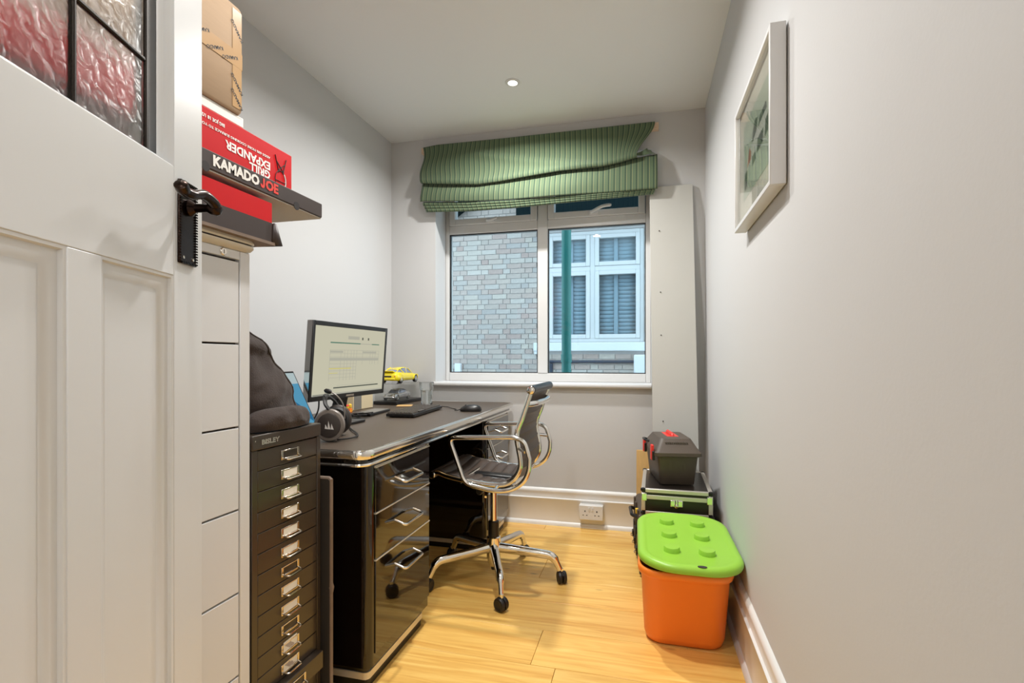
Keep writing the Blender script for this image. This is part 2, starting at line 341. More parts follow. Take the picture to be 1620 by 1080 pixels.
tag(MB().box(XR, XR + .1, -.12, YF + .3, -.05, CZ).build('wall_right', 'wall'), 'plain white wall with the framed picture', 'wall', kind='structure')
WX0, WX1, WZ0, WZ1 = -1.364, .041, .866, 2.32           # window opening
YO = 3.53
w = MB().box(XL, WX0, YF, YO, -.05, CZ).box(WX1, XR, YF, YO, -.05, CZ).box(WX0, WX1, YF, YO, -.05, WZ0).box(WX0, WX1, YF, YO, WZ1, CZ)
tag(w.build('wall_far', 'wall'), 'white end wall around the window', 'wall', kind='structure')
o = MB().box(WX0 - .4, WX0, YO, YO + .02, -.4, 2.9).box(WX1, WX1 + .4, YO, YO + .02, -.4, 2.9).box(WX0, WX1, YO, YO + .02, -.4, WZ0 - .02).box(WX0, WX1, YO, YO + .02, WZ1, 2.9)
tag(o.build('wall_outer', 'revealb'), 'grey outer face of the wall outside the window', 'wall', kind='structure')
DX0, DX1, DZ = -.545, .31, 2.03                          # doorway the camera stands in
w = MB().box(XL, DX0, -.12, -.004, -.05, CZ).box(DX1, XR + .05, -.12, -.004, -.05, CZ).box(DX0, DX1, -.12, -.004, DZ, CZ)
tag(w.build('wall_back', 'wall'), 'white wall with the doorway to the hall', 'wall', kind='structure')
w = MB().box(XL - .1, XR + 1.4, -1.6, -1.5, -.05, CZ).box(XR + 1.3, XR + 1.4, -1.5, -.12, -.05, CZ).box(XR + .1, XR + 1.4, -.12, -.02, -.05, CZ)
tag(w.build('wall_hall', 'hall'), 'cream hall wall beyond the doorway', 'wall', kind='structure')
# skirting: profile (distance from wall, height)
SK = [(0, 0), (.030, 0), (.030, .012), (.022, .024), (.018, .026), (.018, .158), (.021, .162), (.021, .168), (.013, .172), (.011, .20), (.014, .206), (.014, .216), (.008, .226), (0, .230)]
b = MB().prism([(YF - d, z) for d, z in SK], 'x', XL, XR); tag(b.build('baseboard_far', 'skirt'), 'tall moulded white skirting below the window', 'skirting', kind='structure')
b = MB().prism([(XR - d, z) for d, z in SK], 'y', 0, YF - .03); tag(b.build('baseboard_right', 'skirt'), 'tall moulded white skirting along the picture wall', 'skirting', kind='structure')
b = MB().prism([(XL + d, z) for d, z in SK], 'y', 0, YF - .03); tag(b.build('baseboard_left', 'skirt'), 'tall moulded white skirting behind the desk', 'skirting', kind='structure')

# ------------------------------------------------------------------ window
YG = 3.42                                                # room face of the frame
win = thing('window_1', (-.66, YG, .895), 'white framed window of two panes below two small top-hung vents', 'window', kind='structure')
fr = MB().box(WX0, -1.336, YG, YG + .07, .895, WZ1).box(.008, WX1, YG, YG + .07, .895, WZ1).box(-1.336, .008, YG, YG + .07, .895, .953)
fr.box(-1.336, .008, YG, YG + .07, WZ1 - .05, WZ1).box(-.700, -.631, YG - .004, YG + .07, .953, WZ1 - .05).box(-1.336, -.700, YG - .002, YG + .07, 1.925, 1.985).box(-.631, .008, YG - .002, YG + .07, 1.925, 1.985)
fr.build('window_frame', 'upvc', win, bevel=.004)
def ring(x0, x1, z0, z1, w, y0, y1):
    return MB().box(x0, x0 + w, y0, y1, z0, z1).box(x1 - w, x1, y0, y1, z0, z1).box(x0 + w, x1 - w, y0, y1, z0, z0 + w).box(x0 + w, x1 - w, y0, y1, z1 - w, z1)
for x0, x1 in ((-1.336, -.700), (-.631, .008)):
    g = ring(x0, x1, .953, 1.925, .006, YG + .006, YG + .03).build('glazing_gasket', 'black', win)
    MB().box(x0 + .003, x1 - .003, YG + .028, YG + .032, .956, 1.922).build('pane', 'window', win)
    s = ring(x0 + .004, x1 - .004, 1.985, WZ1 - .05, .042, YG - .016, YG + .05).build('vent_sash', 'upvc', win, bevel=.004)
    MB().box(x0 + .046, x1 - .046, YG + .014, YG + .018, 2.025, WZ1 - .09).build('pane', 'window', s)
    xc = (x0 + x1) / 2
    h = MB().box(xc - .04, xc + .02, YG - .026, YG - .016, 1.995, 2.018)
    h.tube(smooth([(xc - .03, YG - .03, 2.006), (xc + .0, YG - .045, 2.016), (xc + .05, YG - .05, 2.036), (xc + .105, YG - .048, 2.042)] if x0 > -1 else [(xc - .03, YG - .03, 2.004), (xc, YG - .045, 2.0), (xc + .045, YG - .05, 2.012)], 5), [.011] * 15 + [.007] if x0 > -1 else [.010] * 10 + [.007], 8)
    h.build('handle', 'upvc', s, bevel=.002)
sl = MB().prism([(YF + .17, .868), (YF - .03, .868), (YF - .037, .874), (YF - .039, .882), (YF - .036, .891), (YF - .028, .895), (YG + .01, .895), (YG + .01, .868)], 'x', WX0 - .018, WX1 + .0)
sl.build('window_sill', 'gloss', win)
MB().box(WX0, WX1, YG + .07, YO + .06, .86, .89).build('outer_sill', 'upvc', win)

# ------------------------------------------------------------------ door (open, seen at left)
TH = R(18.27); hx, hy = -.5325, -.0007
door = thing('door_1', (hx, hy, 0), 'open white panelled door with a leaded glass upper light', 'door', rz=TH, kind='structure')
DW, DT = .82, .042
ya, yb, yc, yd, ye, yf_ = .731, .565, .506, .335, .276, .09
def dpart(name, mb, m, par=None, **k): return mb.build(name, m, par or door, local=True, **k)
dpart('stile', MB().box(-DT, 0, ya, DW, .008, 2.0), 'gloss', bevel=.002)
dpart('stile', MB().box(-DT, 0, 0, yf_, .008, 2.0), 'gloss', bevel=.002)
dpart('lock_rail', MB().box(-DT, 0, yf_, ya, 1.189, 1.372), 'gloss', bevel=.0015)
dpart('bottom_rail', MB().box(-DT, 0, yf_, ya, .008, .21), 'gloss', bevel=.0015)
dpart('top_rail', MB().box(-DT, 0, yf_, ya, 1.90, 2.0), 'gloss', bevel=.0015)
for a, b in ((yb, yc), (yd, ye)): dpart('muntin', MB().box(-DT, 0, b, a, .21, 1.189), 'gloss', bevel=.0015)
for a, b in ((yb, ya), (yd, yc), (yf_, ye)):
    p = dpart('panel', MB().box(-.030, -.014, a - .004, b + .004, .206, 1.193), 'gloss')
    # sloped moulding round the panel
    md = MB(); ring0 = [(a, .21), (b, .21), (b, 1.189), (a, 1.189)]
    prof = [(.0, -.001), (.004, -.002), (.006, -.007), (.014, -.008), (.022, -.013), (.026, -.0139)]
    rings = []
    for d, x in prof:
        rings.append([(x, a + d, .21 + d), (x, b - d, .21 + d), (x, b - d, 1.189 - d), (x, a + d, 1.189 - d)])
    md.loft(rings, caps=False); dpart('panel_moulding', md, 'gloss', p, angle=25)
GY0, GY1, GZ0, GZ1 = yf_ + .018, .706, 1.372, 1.882
bd = ring(GY0 - .018, GY1 + .025, GZ0 - .0, GZ1 + .018, .020, 0, 0)
bead = MB(); rings = []
for d, x in ((0, -.001), (.006, -.004), (.012, -.010), (.024, -.014)): rings.append([(x, yf_ + d, GZ0 + d * .4), (x, ya - d, GZ0 + d * .4), (x, ya - d, 1.90 - d), (x, yf_ + d, 1.90 - d)])
bead.loft(rings, caps=False); dpart('glazing_bead', bead, 'gloss', angle=25)
cy = [yf_ + .02, .2613, .4006, .540, .6835]; cz = [1.376, 1.5215, 1.888]
lt = MB()
for y in cy[1:-1]: lt.box(-.025, -.015, y - .003, y + .003, cz[0], cz[-1])
lt.box(-.025, -.0155, .6835, .692, cz[0], cz[-1]); lt.box(-.025, -.0155, yf_ + .012, yf_ + .02, cz[0], cz[-1])
lt.box(-.0245, -.0152, .540, .6835, 1.5185, 1.5245).box(-.0245, -.0152, yf_, .2613, 1.5185, 1.5245)
dpart('lead_came', lt, 'lead', bevel=.002)
def pane(y0, y1, z0, z1): dpart('pane', MB().box(-.0215, -.0185, y0 + .002, y1 - .002, z0, z1), 'dglass')
for k in range(4):
    if k in (0, 3): pane(cy[k], cy[k + 1], cz[0], 1.5200); pane(cy[k], cy[k + 1], 1.523, cz[-1])
    else: pane(cy[k], cy[k + 1], cz[0], cz[-1])
dpart('outer_bead', MB().box(-.04, -.026, .692, ya, 1.372, 1.9).box(-.04, -.026, yf_, ya, 1.36, 1.376), 'gloss')
# lever on its backplate
pl = dpart('handle_plate', MB().box(0, .004, .740, .7925, 1.213, 1.355), 'bronze', bevel=.0015)
rp = MB()
for k in range(30):
    z = 1.2155 + k * .0047
    for y in (.7425, .790): rp.box(.003, .0068, y - .0022, y + .0022, z, z + .0026)
for k in range(9):
    y = .7455 + k * .0050
    for z in (1.2155, 1.3525): rp.box(.003, .0068, y, y + .0028, z - .0022, z + .0022)
dpart('rope_border', rp, 'bronze', pl)
sc = MB()
for y in (.7515, .781):
    for z in (1.224, 1.344): sc.lathe([(.0028, 0), (.0028, .0012), (.001, .0018)], (.004, y, z), 10, 'x')
dpart('screw', sc, 'steel', pl)
lv = MB(); yq = .766; zq = 1.312
lv.lathe([(.014, 0), (.0145, .006), (.011, .010), (.0075, .014), (.0075, .034), (.012, .040), (.013, .048), (.010, .054), (.004, .057)], (.003, yq, zq), 16, 'x')
lv.tube(smooth([(.050, yq + .006, zq), (.052, yq - .018, zq + .008), (.052, yq - .045, zq + .010), (.050, yq - .070, zq + .002), (.048, yq - .092, zq + .001), (.050, yq - .108, zq + .008)], 5), [.0095] * 5 + [.0088] * 6 + [.0078] * 5 + [.0085] * 5 + [.010] * 4 + [.006], 12)
dpart('lever', lv, 'bronze')

# ------------------------------------------------------------------ downlights
def downlight(x, y, label, lit=LAMP_W):
    t = thing('downlight', (x, y, CZ - .012), label, 'light', group='recessed ceiling downlights')
    MB().lathe([(.040, CZ - .0005), (.040, CZ - .003), (.037, CZ - .006), (.026, CZ - .007), (.023, CZ - .004), (.023, CZ - .0005)], (x, y, 0), 32).build('trim_ring', 'upvc', t)
    MB().lathe([(.0215, CZ - .0008), (.0215, CZ - .0045), (.015, CZ - .0055)], (x, y, 0), 24).build('lens', 'lens', t)
    l = bpy.data.lights.new('downlight_beam', 'AREA'); l.shape = 'DISK'; l.size = .09; l.energy = lit; l.color = LAMP_COL; l.spread = R(160)
    lo = bpy.data.objects.new('downlight_beam', l); col.objects.link(lo); lo.parent = t; lo.location = (0, 0, -.01)
    return t
p = at(811, 130, z=CZ)
downlight(p.x, p.y, 'small round recessed downlight in the white ceiling', LAMP_W * 1.12)
downlight(-.52, 1.72, 'added recessed downlight, out of view, brightening the floor by the desk drawers', LAMP_W * .9)  # added out of view to put more light on the floor
downlight(-.55, .70, 'round recessed downlight in the ceiling near the door', LAMP_W * .35)
downlight(-.1, -.8, 'round recessed downlight in the hall ceiling', LAMP_W * .2)

# added fill lamp, unseen in the hall, brightens the room through the doorway
hl_ = thing('hall_fill_lamp', (1.1, -.80, CZ - .1), 'added white dome fill lamp, unseen in the hall, lighting the room through the doorway', 'light')
MB().lathe([(.11, CZ - .0005), (.11, CZ - .02), (.10, CZ - .022)], (1.1, -.8, 0), 28).build('fill_lamp_base', 'upvc', hl_)
MB().lathe([(.10, CZ - .021), (.105, CZ - .04), (.085, CZ - .075), (.045, CZ - .094), (.008, CZ - .099)], (1.1, -.8, 0), 28).build('fill_lamp_shade', emit_mat('fill_lamp_dome', (1., .97, .93), 6), hl_)
l = bpy.data.lights.new('hall_fill_glow', 'POINT'); l.energy = 28; l.color = (.94, .98, 1); l.shadow_soft_size = .10
lo = bpy.data.objects.new('hall_fill_glow', l); col.objects.link(lo); lo.parent = hl_; lo.location = (0, 0, -.14)

# ------------------------------------------------------------------ outside the window
NY = 7.5                                                 # face of the neighbour's wall
tag(MB().box(-6, 4, YO + .02, 11, -.5, -.4).build('ground', 'path'), 'concrete side passage outside the window', 'ground', kind='structure')
nx0, nx1 = at(862, 450, y=NY).x, at(1019, 450, y=NY).x
nz0, nz1 = at(940, 541, y=NY).z, at(940, 364, y=NY).z
house = thing('neighbouring_house', (-1.0, NY, -.4), 'pale brick house across the passage, seen through the window', 'building')
MB().box(-5.2, nx0, NY + .008, NY + .25, -.4, 5.2).box(nx1, 3.2, NY + .008, NY + .25, -.4, 5.2).box(nx0, nx1, NY + .008, NY + .25, -.4, nz0).box(nx0, nx1, NY + .008, NY + .25, nz1, 5.2).build('wall', 'mortar', house)
BL, BH, CH = .219, .067, .0755
def bk(name, L):
    mb = MB().box(-L / 2, L / 2, -.0045, .10, -BH / 2, BH / 2); o = mb.build(name, 'brick', house, local=True); return o
rest = MB(); meshes = {}; nb = 0
vx0, vx1 = at(716, 450, y=NY).x, at(862, 450, y=NY).x
vzl, vzh = at(850, 594, y=NY).z, at(800, 312, y=NY).z
for row in range(-4, 66):
    z = -.05 + row * CH; x = -5.2 + (0 if row % 2 else -.056 - .113)
    k = row
    while x < 3.1:
        L = BL if (k % 2 == 0 or row % 3 == 0) else .104      # stretchers with headers between
        k += 1; a, b = x, x + L; x = b + .0095
        if b > nx0 - .005 and a < nx1 + .005 and nz0 - .12 < z + BH / 2 and z - BH / 2 < nz1 + .01:
            if a < nx0 - .05: b = nx0 - .005
            elif b > nx1 + .05: a = nx1 + .005
            else: continue
        key = round(b - a, 3); cx = (a + b) / 2
        if cx > 2.6 or z > 4.9: continue
        seen = (vx0 - .1 < cx < vx1 + .02 and vzl - .05 < z < vzh + .06) or (vx1 < cx < nx1 + .1 and vzl - .05 < z < nz0)
        if seen and nb < 300:
            nb += 1
            if key not in meshes:
                o = bk('brick', b - a); meshes[key] = o.data
            else:
                o = bpy.data.objects.new('brick', meshes[key]); col.objects.link(o); o.parent = house; ROOT[o] = ROOT[house]
            o.location = (cx + 1.0, random.uniform(-.004, .003), z + .4); o.rotation_euler = (random.uniform(-.01, .01), 0, random.uniform(-.012, .012))
        else:
            rest.box(a, b, NY - .0045, NY + .05, z - BH / 2, z + BH / 2)
tag(rest.build('brickwork', 'brick', house), 'remaining brickwork', kind='stuff')
ws = MB().box(nx0 - .16, nx1 + .02, NY - .07, NY + .06, nz0 - .13, nz0 - .005); ws.build('stone_sill', 'stone', house, bevel=.012)
px = lambda u, y=NY: at(u, 450, y=y).x
pz = lambda v, u=940, y=NY: at(u, v, y=y).z
nw = ring(nx0, nx1, nz0, nz1, .055, NY + .03, NY + .10)
xm = px(937); zt = pz(424)
nw.box(xm - .035, xm + .035, NY + .03, NY + .10, nz0 + .055, nz1 - .055).box(nx0 + .055, xm - .035, NY + .03, NY + .10, zt - .035, zt + .035).box(xm + .035, nx1 - .055, NY + .03, NY + .10, zt - .035, zt + .035)
nwin = nw.build('window', 'upvc', house, bevel=.006)
for x0, x1 in ((nx0 + .055, xm - .035), (xm + .035, nx1 - .055)):
    for z0, z1 in ((nz0 + .055, zt - .035), (zt + .035, nz1 - .055)):
        s = ring(x0, x1, z0, z1, .06, NY + .015, NY + .09); s.build('sash', 'upvc', nwin, bevel=.006)
        MB().box(x0 + .055, x1 - .055, NY + .06, NY + .066, z0 + .055, z1 - .055).build('pane', 'window', nwin)
sh = MB(); z = nz0 + .05
while z < nz1 - .05:
    for a, b in ((nx0 + .08, xm - .35), (xm - .30, xm - .06), (xm + .06, xm + .30), (xm + .36, nx1 - .08)): sh.add([(a, NY + .184, z), (b, NY + .184, z), (b, NY + .170, z + .062), (a, NY + .170, z + .062)], [(0, 1, 2, 3)])
    z += .058
for a in (nx0 + .03, xm - .355, xm - .06, xm + .30, nx1 - .08): sh.box(a, a + .055, NY + .16, NY + .20, nz0, nz1)
tag(sh.build('shutters', 'slat', house, solid=.004), 'white louvred shutters behind the panes', kind='stuff')
MB().box(nx0, nx1, NY + .22, NY + .24, nz0, nz1).build('blind_backing', 'nglass', house)
MB().tube([(px(868), NY - .03, pz(572)), (px(1030), NY - .03, pz(572))], .022, 8).build('cable_pipe', 'slate', house)
MB().tube([(px(872), NY - .03, pz(575)), (px(872), NY - .03, pz(600))], .03, 8).build('cable_pipe', 'slate', house)
MB().box(px(1003), px(1035), NY - .16, NY - .005, pz(592), pz(561)).build('meter_box', 'stone', house, bevel=.02)
MB().box(px(722), px(731), NY - .08, NY - .005, pz(592), pz(575)).build('vent_cover', 'stone', house, bevel=.006)
MB().box(px(846), px(853), NY - .06, NY - .005, pz(560), pz(547)).build('vent_cover', 'stone', house, bevel=.006)
# overhanging eaves of the neighbour, dark green
ez = pz(346, 940)
ea = MB().prism([(NY - .30, ez), (NY + .2, ez), (NY + .2, ez + 2.2), (NY - .30, ez + 2.2)], 'x', px(824), 3.2); ea.build('eaves', 'tealdark', house)
gl = MB(); q = [at(600, 300, y=NY - .2), at(716, 346, y=NY - .2), at(762, 308, y=NY - .2), at(800, 270, y=NY - .2), at(600, 200, y=NY - .2)]
gl.prism([(v.x, v.z) for v in q], 'y', NY - .25, NY - .12); gl.build('gable_board', 'tealdark', house)
# green pole standing in the passage
PY = 4.6; pc = at(896, 450, y=PY)
pole = thing('drainpipe', (pc.x, PY, -.4), 'tall teal green pipe standing outside the right window pane', 'pipe')
MB().tube([(pc.x, PY, -.4), (pc.x, PY, 2.32)], .043, 16).build('pipe', 'teal', pole)
MB().lathe([(.049, 0), (.049, .07)], (pc.x, PY, 1.02), 16).build('collar', 'teal', pole)

# ------------------------------------------------------------------ roman blind
blind = thing('roman_blind', (-.66, 3.19, 2.04), 'green striped fabric roman blind sagging unevenly over the window', 'blind')
MB().box(at(668, 250, y=3.21).x, at(1042, 200, y=3.21).x, 3.196, YF, 2.425, 2.462).build('batten', 'batten', blind)
U = np.linspace(0, 1, 9)
def crv(pts, y): 
    q = [at(a, b, y=y) for a, b in pts]
    xs = np.array([p.x for p in q]); zs = np.array([p.z for p in q]); return xs, zs
x0b, x1b = at(667, 260, y=3.17).x, at(1039.5, 260, y=3.17).x
tx, tz = crv([(666, 234), (690, 229), (800, 218), (900, 207), (1035, 192)], 3.19)
fx, fz = crv([(666, 290), (700, 291), (754, 292), (790, 287), (821, 281), (855, 275), (886, 270), (920, 267), (951, 264), (980, 257), (1003, 250), (1037, 243)], 3.14)
bx, bz = crv([(667, 318), (740, 318), (806, 315), (860, 311), (912, 307), (970, 303), (1029, 298.5), (1041, 298)], 3.15)
def upper(u, v):
    # right edge is pulled inwards towards the fold
    pull = max(0, (u - .80) / .20) ** 1.5 * .115 * (math.sin(min(1, v * 1.05) * math.pi / 2)) ** 2
    x = x0b + (x1b - x0b - .012 * (1 - v)) * u - pull
    zt_, zf = np.interp(x0b + (x1b - x0b) * u, tx, tz), np.interp(x, fx, fz)
    z = zt_ + (zf - zt_) * v
    left = max(0, 1 - u / .45)
    y = 3.192 - .012 * v - .055 * v ** 3 - .012 * math.sin(v * 3.1) * math.sin(u * 9)
    wob = .010 * left * math.sin(v * 7 + u * 9)
    dia = .014 * math.exp(-((v - .35 - 1.3 * (u - .30)) / .10) ** 2) * (1 if .28 < u < .75 else max(0, 1 - abs(u - (.28 if u < .5 else .75)) / .08))
    if v > .93: y += (v - .93) / .07 * .02
    return Vector((x + wob, y - dia, z - (.012 if v > .97 else 0) * 0))
mb = MB().grid(upper, 110, 34, True); mb.build('upper_panel', 'green', blind, solid=.002, angle=180)
def lower(u, v):
    x = x0b + (x1b - x0b + .002) * u
    zf = np.interp(x, fx, fz); zb = np.interp(x, bx, bz)
    z = zf + .012 + (zb - zf - .012) * v
    y = 3.176 - .020 * math.sin(v * math.pi * .9) - .012 * v + .004 * math.sin(u * 14 + v * 3)
    return Vector((x + .006 * math.sin(v * 3 + 1) * (1 - u), y, z))
MB().grid(lower, 110, 16, True).build('lower_band', 'green', blind, solid=.002, angle=180)
def fold(k):
    def f(u, v):
        x = x0b + .004 + .008 * k + (x1b - x0b - .012 - .012 * k) * u
        zb = np.interp(x, bx, bz); d = (.0185 * (1 - .62 * u)) 
        z = zb + .006 - d * k + (.012 - .026 * v) * (1 - .5 * u)
        return Vector((x, 3.168 + .006 * k - .010 * math.sin(v * math.pi), z))
    return f
for k in range(1, 4): MB().grid(fold(k), 90, 8, True).build('pleat', 'green', blind, solid=.003, angle=180)
def tuck(u, v):                                           # crumpled gusset at the right end
    a, b = at(994, 247, y=3.15), at(1037, 243, y=3.165); c = at(1024, 234, y=3.185)
    p = a.lerp(b, u); p = p.lerp(c, v * (1 - abs(u - .6))); p.y -= .012 * math.sin(u * 9 + v * 4) * .6
    return p
MB().grid(tuck, 16, 8, True).build('gusset', 'green', blind, solid=.002, angle=180)

# ------------------------------------------------------------------ white board leaning in the corner
T0, T1 = (.0295, .276), (.053, .300)
tb = MB().add([(T0[0], 3.212, 2.082), (T0[1], 3.212, 2.082), (T1[1], 2.992, .004), (T1[0], 2.992, .004), (T0[0], 3.230, 2.082), (T0[1], 3.230, 2.082), (T1[1], 3.010, .0), (T1[0], 3.010, .0)],
              [(0, 1, 2, 3), (7, 6, 5, 4), (0, 4, 5, 1), (1, 5, 6, 2), (2, 6, 7, 3), (3, 7, 4, 0)])
wb = tb.build('shelf_board', 'board', None, bevel=.001, segs=1); tag(wb, 'tall white melamine board leaning against the wall beside the window', 'board')
for u, v in ((1043, 365), (1045, 462), (1046, 530), (1049, 666)):
    q = at(u, v, y=3.1); yy = 2.992 + (3.212 - 2.992) * q.z / 2.082; q = at(u, v, y=yy)
    MB().lathe([(.0035, -.002), (.0035, .0004)], (q.x, yy - .0006, q.z), 10, 'y').build('screw_hole', 'hole', wb)
ob = MB().add([(-.046, 3.16, .505), (.036, 3.16, .505), (.036, 3.06, 0), (-.046, 3.06, 0), (-.046, 3.182, .505), (.036, 3.182, .505), (.036, 3.082, 0), (-.046, 3.082, 0)],
              [(0, 1, 2, 3), (7, 6, 5, 4), (0, 4, 5, 1), (1, 5, 6, 2), (2, 6, 7, 3), (3, 7, 4, 0)])
tag(ob.build('wood_offcut', 'pine', None, bevel=.001), 'short pine offcut leaning behind the black tool boxes', 'plank')

# ------------------------------------------------------------------ wall socket
so = thing('wall_socket', (-.317, YF - .02, .062), 'white double mains socket on the skirting below the window', 'socket')
MB().box(-.390, -.244, YF - .058, YF - .018, .062, .152).build('back_box', 'socket', so, bevel=.004)
fp = MB().box(-.390, -.244, YF - .066, YF - .056, .062, .152).build('face_plate', 'socket', so, bevel=.004)
for c in (-.353, -.281):
    hs = MB().box(c - .0035, c + .0035, YF - .0666, YF - .064, .112, .121)
    for d in (-.011, .011): hs.box(c + d - .004, c + d + .004, YF - .0666, YF - .064, .090, .0945)
    hs.build('pin_hole', 'hole', fp)
    MB().box(c + (.020 if c < -.32 else -.032), c + (.032 if c < -.32 else -.020), YF - .069, YF - .064, .120, .140).build('rocker_switch', 'upvc', fp, bevel=.001)

# ------------------------------------------------------------------ picture on the right wall
pic = thing('picture_frame', (XR, 1.68, 1.489), 'white box-framed print of a racing car on the right wall', 'picture')
FX = .306
y0, y1, z0, z1 = 1.419, 1.945, 1.489, 1.897
fw = .014
fm = MB().box(FX, XR - .004, y0, y0 + fw, z0, z1).box(FX, XR - .004, y1 - fw, y1, z0, z1).box(FX, XR - .004, y0 + fw, y1 - fw, z0, z0 + fw).box(FX, XR - .004, y0 + fw, y1 - fw, z1 - fw, z1)
fm.build('frame', 'frame', pic, bevel=.0012, segs=1)
MB().box(XR - .006, XR - .0005, y0 + .012, y1 - .012, z0 + .012, z1 - .012).build('backing', 'mount', pic)
mt = MB().box(FX + .016, FX + .019, y0 + fw, y1 - fw, z0 + fw, z1 - fw).build('mount', 'mount', pic)
pr = MB().box(FX + .0150, FX + .0158, y0 + .085, y1 - .085, z0 + .085, z1 - .080).build('print', 'print', pic)
def art(poly, m, d=.0004):   # small flat shapes printed on the sheet, (0..1 across, 0..1 up), reading left to right as seen from the room
    ya, yb_, za, zb_ = y1 - .085, y0 + .085, z0 + .085, z1 - .08
    MB().prism([(ya + (yb_ - ya) * u, za + (zb_ - za) * v) for u, v in poly], 'x', FX + .0150 - d, FX + .0149).build('printed_shape', m, pr)
art([(.04, .30), (.30, .36), (.62, .40), (.98, .40), (.98, .60), (.86, .66), (.60, .64), (.36, .56), (.10, .44), (.03, .38)], 'pgrey')
art([(.40, .56), (.56, .62), (.62, .76), (.52, .80), (.42, .70)], 'pdark', .0006)
art([(.58, .34), (.80, .36), (.84, .50), (.62, .50)], 'pdark', .0006)
art([(.88, .36), (.99, .38), (.99, .56), (.90, .54)], 'pdark', .0006)
art([(.06, .12), (.16, .14), (.18, .34), (.07, .34)], 'pdark', .0006)
art([(.18, .36), (.34, .40), (.36, .48), (.28, .58), (.22, .46)], 'pred', .0006)
art([(.64, .62), (.94, .66), (.92, .74), (.70, .72)], 'pdark', .0006)
art([(.40, .28), (.54, .30), (.52, .40), (.40, .40)], 'pdark', .0006)
MB().box(FX + .0072, FX + .0084, y0 + fw, y1 - fw, z0 + fw, z1 - fw).build('glass', 'clear', pic)

# ------------------------------------------------------------------ white tall cabinet
CX0, CX1, CY0, CY1 = -1.50, -.930, .60, 1.056
cw = thing('tall_cabinet', ((CX0 + CX1) / 2, (CY0 + CY1) / 2, 0), 'tall white drawer cabinet standing behind the open door', 'cabinet')
zl = [.105, .300, .4955, .6925, .8885, 1.0855, 1.281]
bd = MB().box(CX0, CX1 - .02, CY0, CY1, 0, 1.305).box(CX1 - .02, CX1, CY0, CY0 + .032, 0, 1.305).box(CX1 - .02, CX1, CY1 - .032, CY1, 0, 1.305)
bd.box(CX1 - .02, CX1, CY0 + .032, CY1 - .032, 0, .10).box(CX1 - .02, CX1, CY0 + .032, CY1 - .032, 1.284, 1.305)
bd.build('body', 'cabw', cw, bevel=.0015, segs=1)
MB().box(CX1 - .0199, CX1 - .014, CY0 + .032, CY1 - .032, .10, 1.284).build('shadow_gap', 'gap', cw)
for a, b in zip(zl[:-1], zl[1:]):
    dr = MB().box(CX1 - .018, CX1 - .001, CY0 + .0345, CY1 - .0345, a + .002, b - .0025).build('drawer', 'cabw', cw, bevel=.001, segs=1)
    MB().tube(bend([(CX1 - .001, .76, b - .05), (CX1 + .025, .76, b - .05), (CX1 + .025, .86, b - .05), (CX1 - .001, .86, b - .05)], .01), .004, 8).build('handle', 'steel', dr)
tp = MB().loft([rrect((CX1 - CX0) / 2 + e, (CY1 - CY0) / 2 + e, .035, z, (CX0 + CX1) / 2, (CY0 + CY1) / 2) for e, z in ((.002, 1.305), (.012, 1.309), (.016, 1.315), (.016, 1.319))])
tp.build('top_lip', 'cabtop', cw); MB().loft([rrect((CX1 - CX0) / 2 + e, (CY1 - CY0) / 2 + e, .035, z, (CX0 + CX1) / 2, (CY0 + CY1) / 2) for e, z in ((.013, 1.319), (.013, 1.323))]).build('top_seam', 'gap', cw)
MB().loft([rrect((CX1 - CX0) / 2 + e, (CY1 - CY0) / 2 + e, .035, z, (CX0 + CX1) / 2, (CY0 + CY1) / 2) for e, z in ((.015, 1.323), (.017, 1.327), (.015, 1.333))]).build('top', 'cabtop', cw)
lk = at(353, 400, x=CX1)
MB().lathe([(.009, 0), (.009, .002), (.0075, .0035), (.006, .0035)], (CX1 - .0005, lk.y, 1.2945), 20, 'x').build('lock', 'steel', cw)
MB().box(CX1 + .0025, CX1 + .0034, lk.y - .0008, lk.y + .0008, 1.290, 1.299).build('keyhole', 'hole', cw)

# ------------------------------------------------------------------ boxes on the white cabinet
bxr = thing('grill_box', (-1.14, .82, 1.333), 'red and black box with open crushed end, lowest on the white cabinet', 'box')
c = MB(); 
P = [(-.905, .50), (-.900, 1.100), (-1.36, 1.100), (-1.36, .50)]
low = MB().prism(P, 'z', 1.340, 1.388); low.build('black_lower_half', 'dark', bxr)
up = MB().prism([(x + (.002 if x < -1 else -.002), y - .002) for x, y in P], 'z', 1.388, 1.438); up.build('red_upper_half', 'red', bxr)
MB().prism([(-.94, .52), (-.935, 1.085), (-1.35, 1.085), (-1.35, .52)], 'z', 1.438, 1.452).build('shaded_inset', 'redshade', bxr)  # inset red card, its colour darkened for the shadow under the flat box
MB().prism([(-.904, .50), (-.897, 1.104), (-1.37, 1.104), (-1.37, .50)], 'z', 1.333, 1.340).build('torn_base', 'worn', bxr)
fl_ = MB().add([(-.8985, 1.100, 1.389), (-.8985, 1.108, 1.389), (-.8935, 1.125, 1.336), (-.900, 1.095, 1.336), (-1.0, 1.103, 1.389), (-1.0, 1.118, 1.338)], [(0, 1, 2, 3), (1, 4, 5, 2)])
fl_.build('torn_flap', 'dark', bxr, solid=.003)
flat = thing('flat_grill_box', (-1.14, .86, 1.452), 'long flat charcoal box lettered in white and red, overhanging the cabinet', 'box')
fy0, fy1, fx = .42, 1.303, -.900
bdy = MB().box(fx - .46, fx, fy0, fy1, 1.456, 1.496).build('carton', 'dark', flat, bevel=.002, segs=1)
MB().box(fx - .458, fx - .003, fy0 + .003, fy1 - .002, 1.4525, 1.4555).build('underside', 'grey', flat)
ky0, ky1 = at(337, 260, x=fx).y, at(410, 290, x=fx).y; ky2 = at(440, 305, x=fx).y
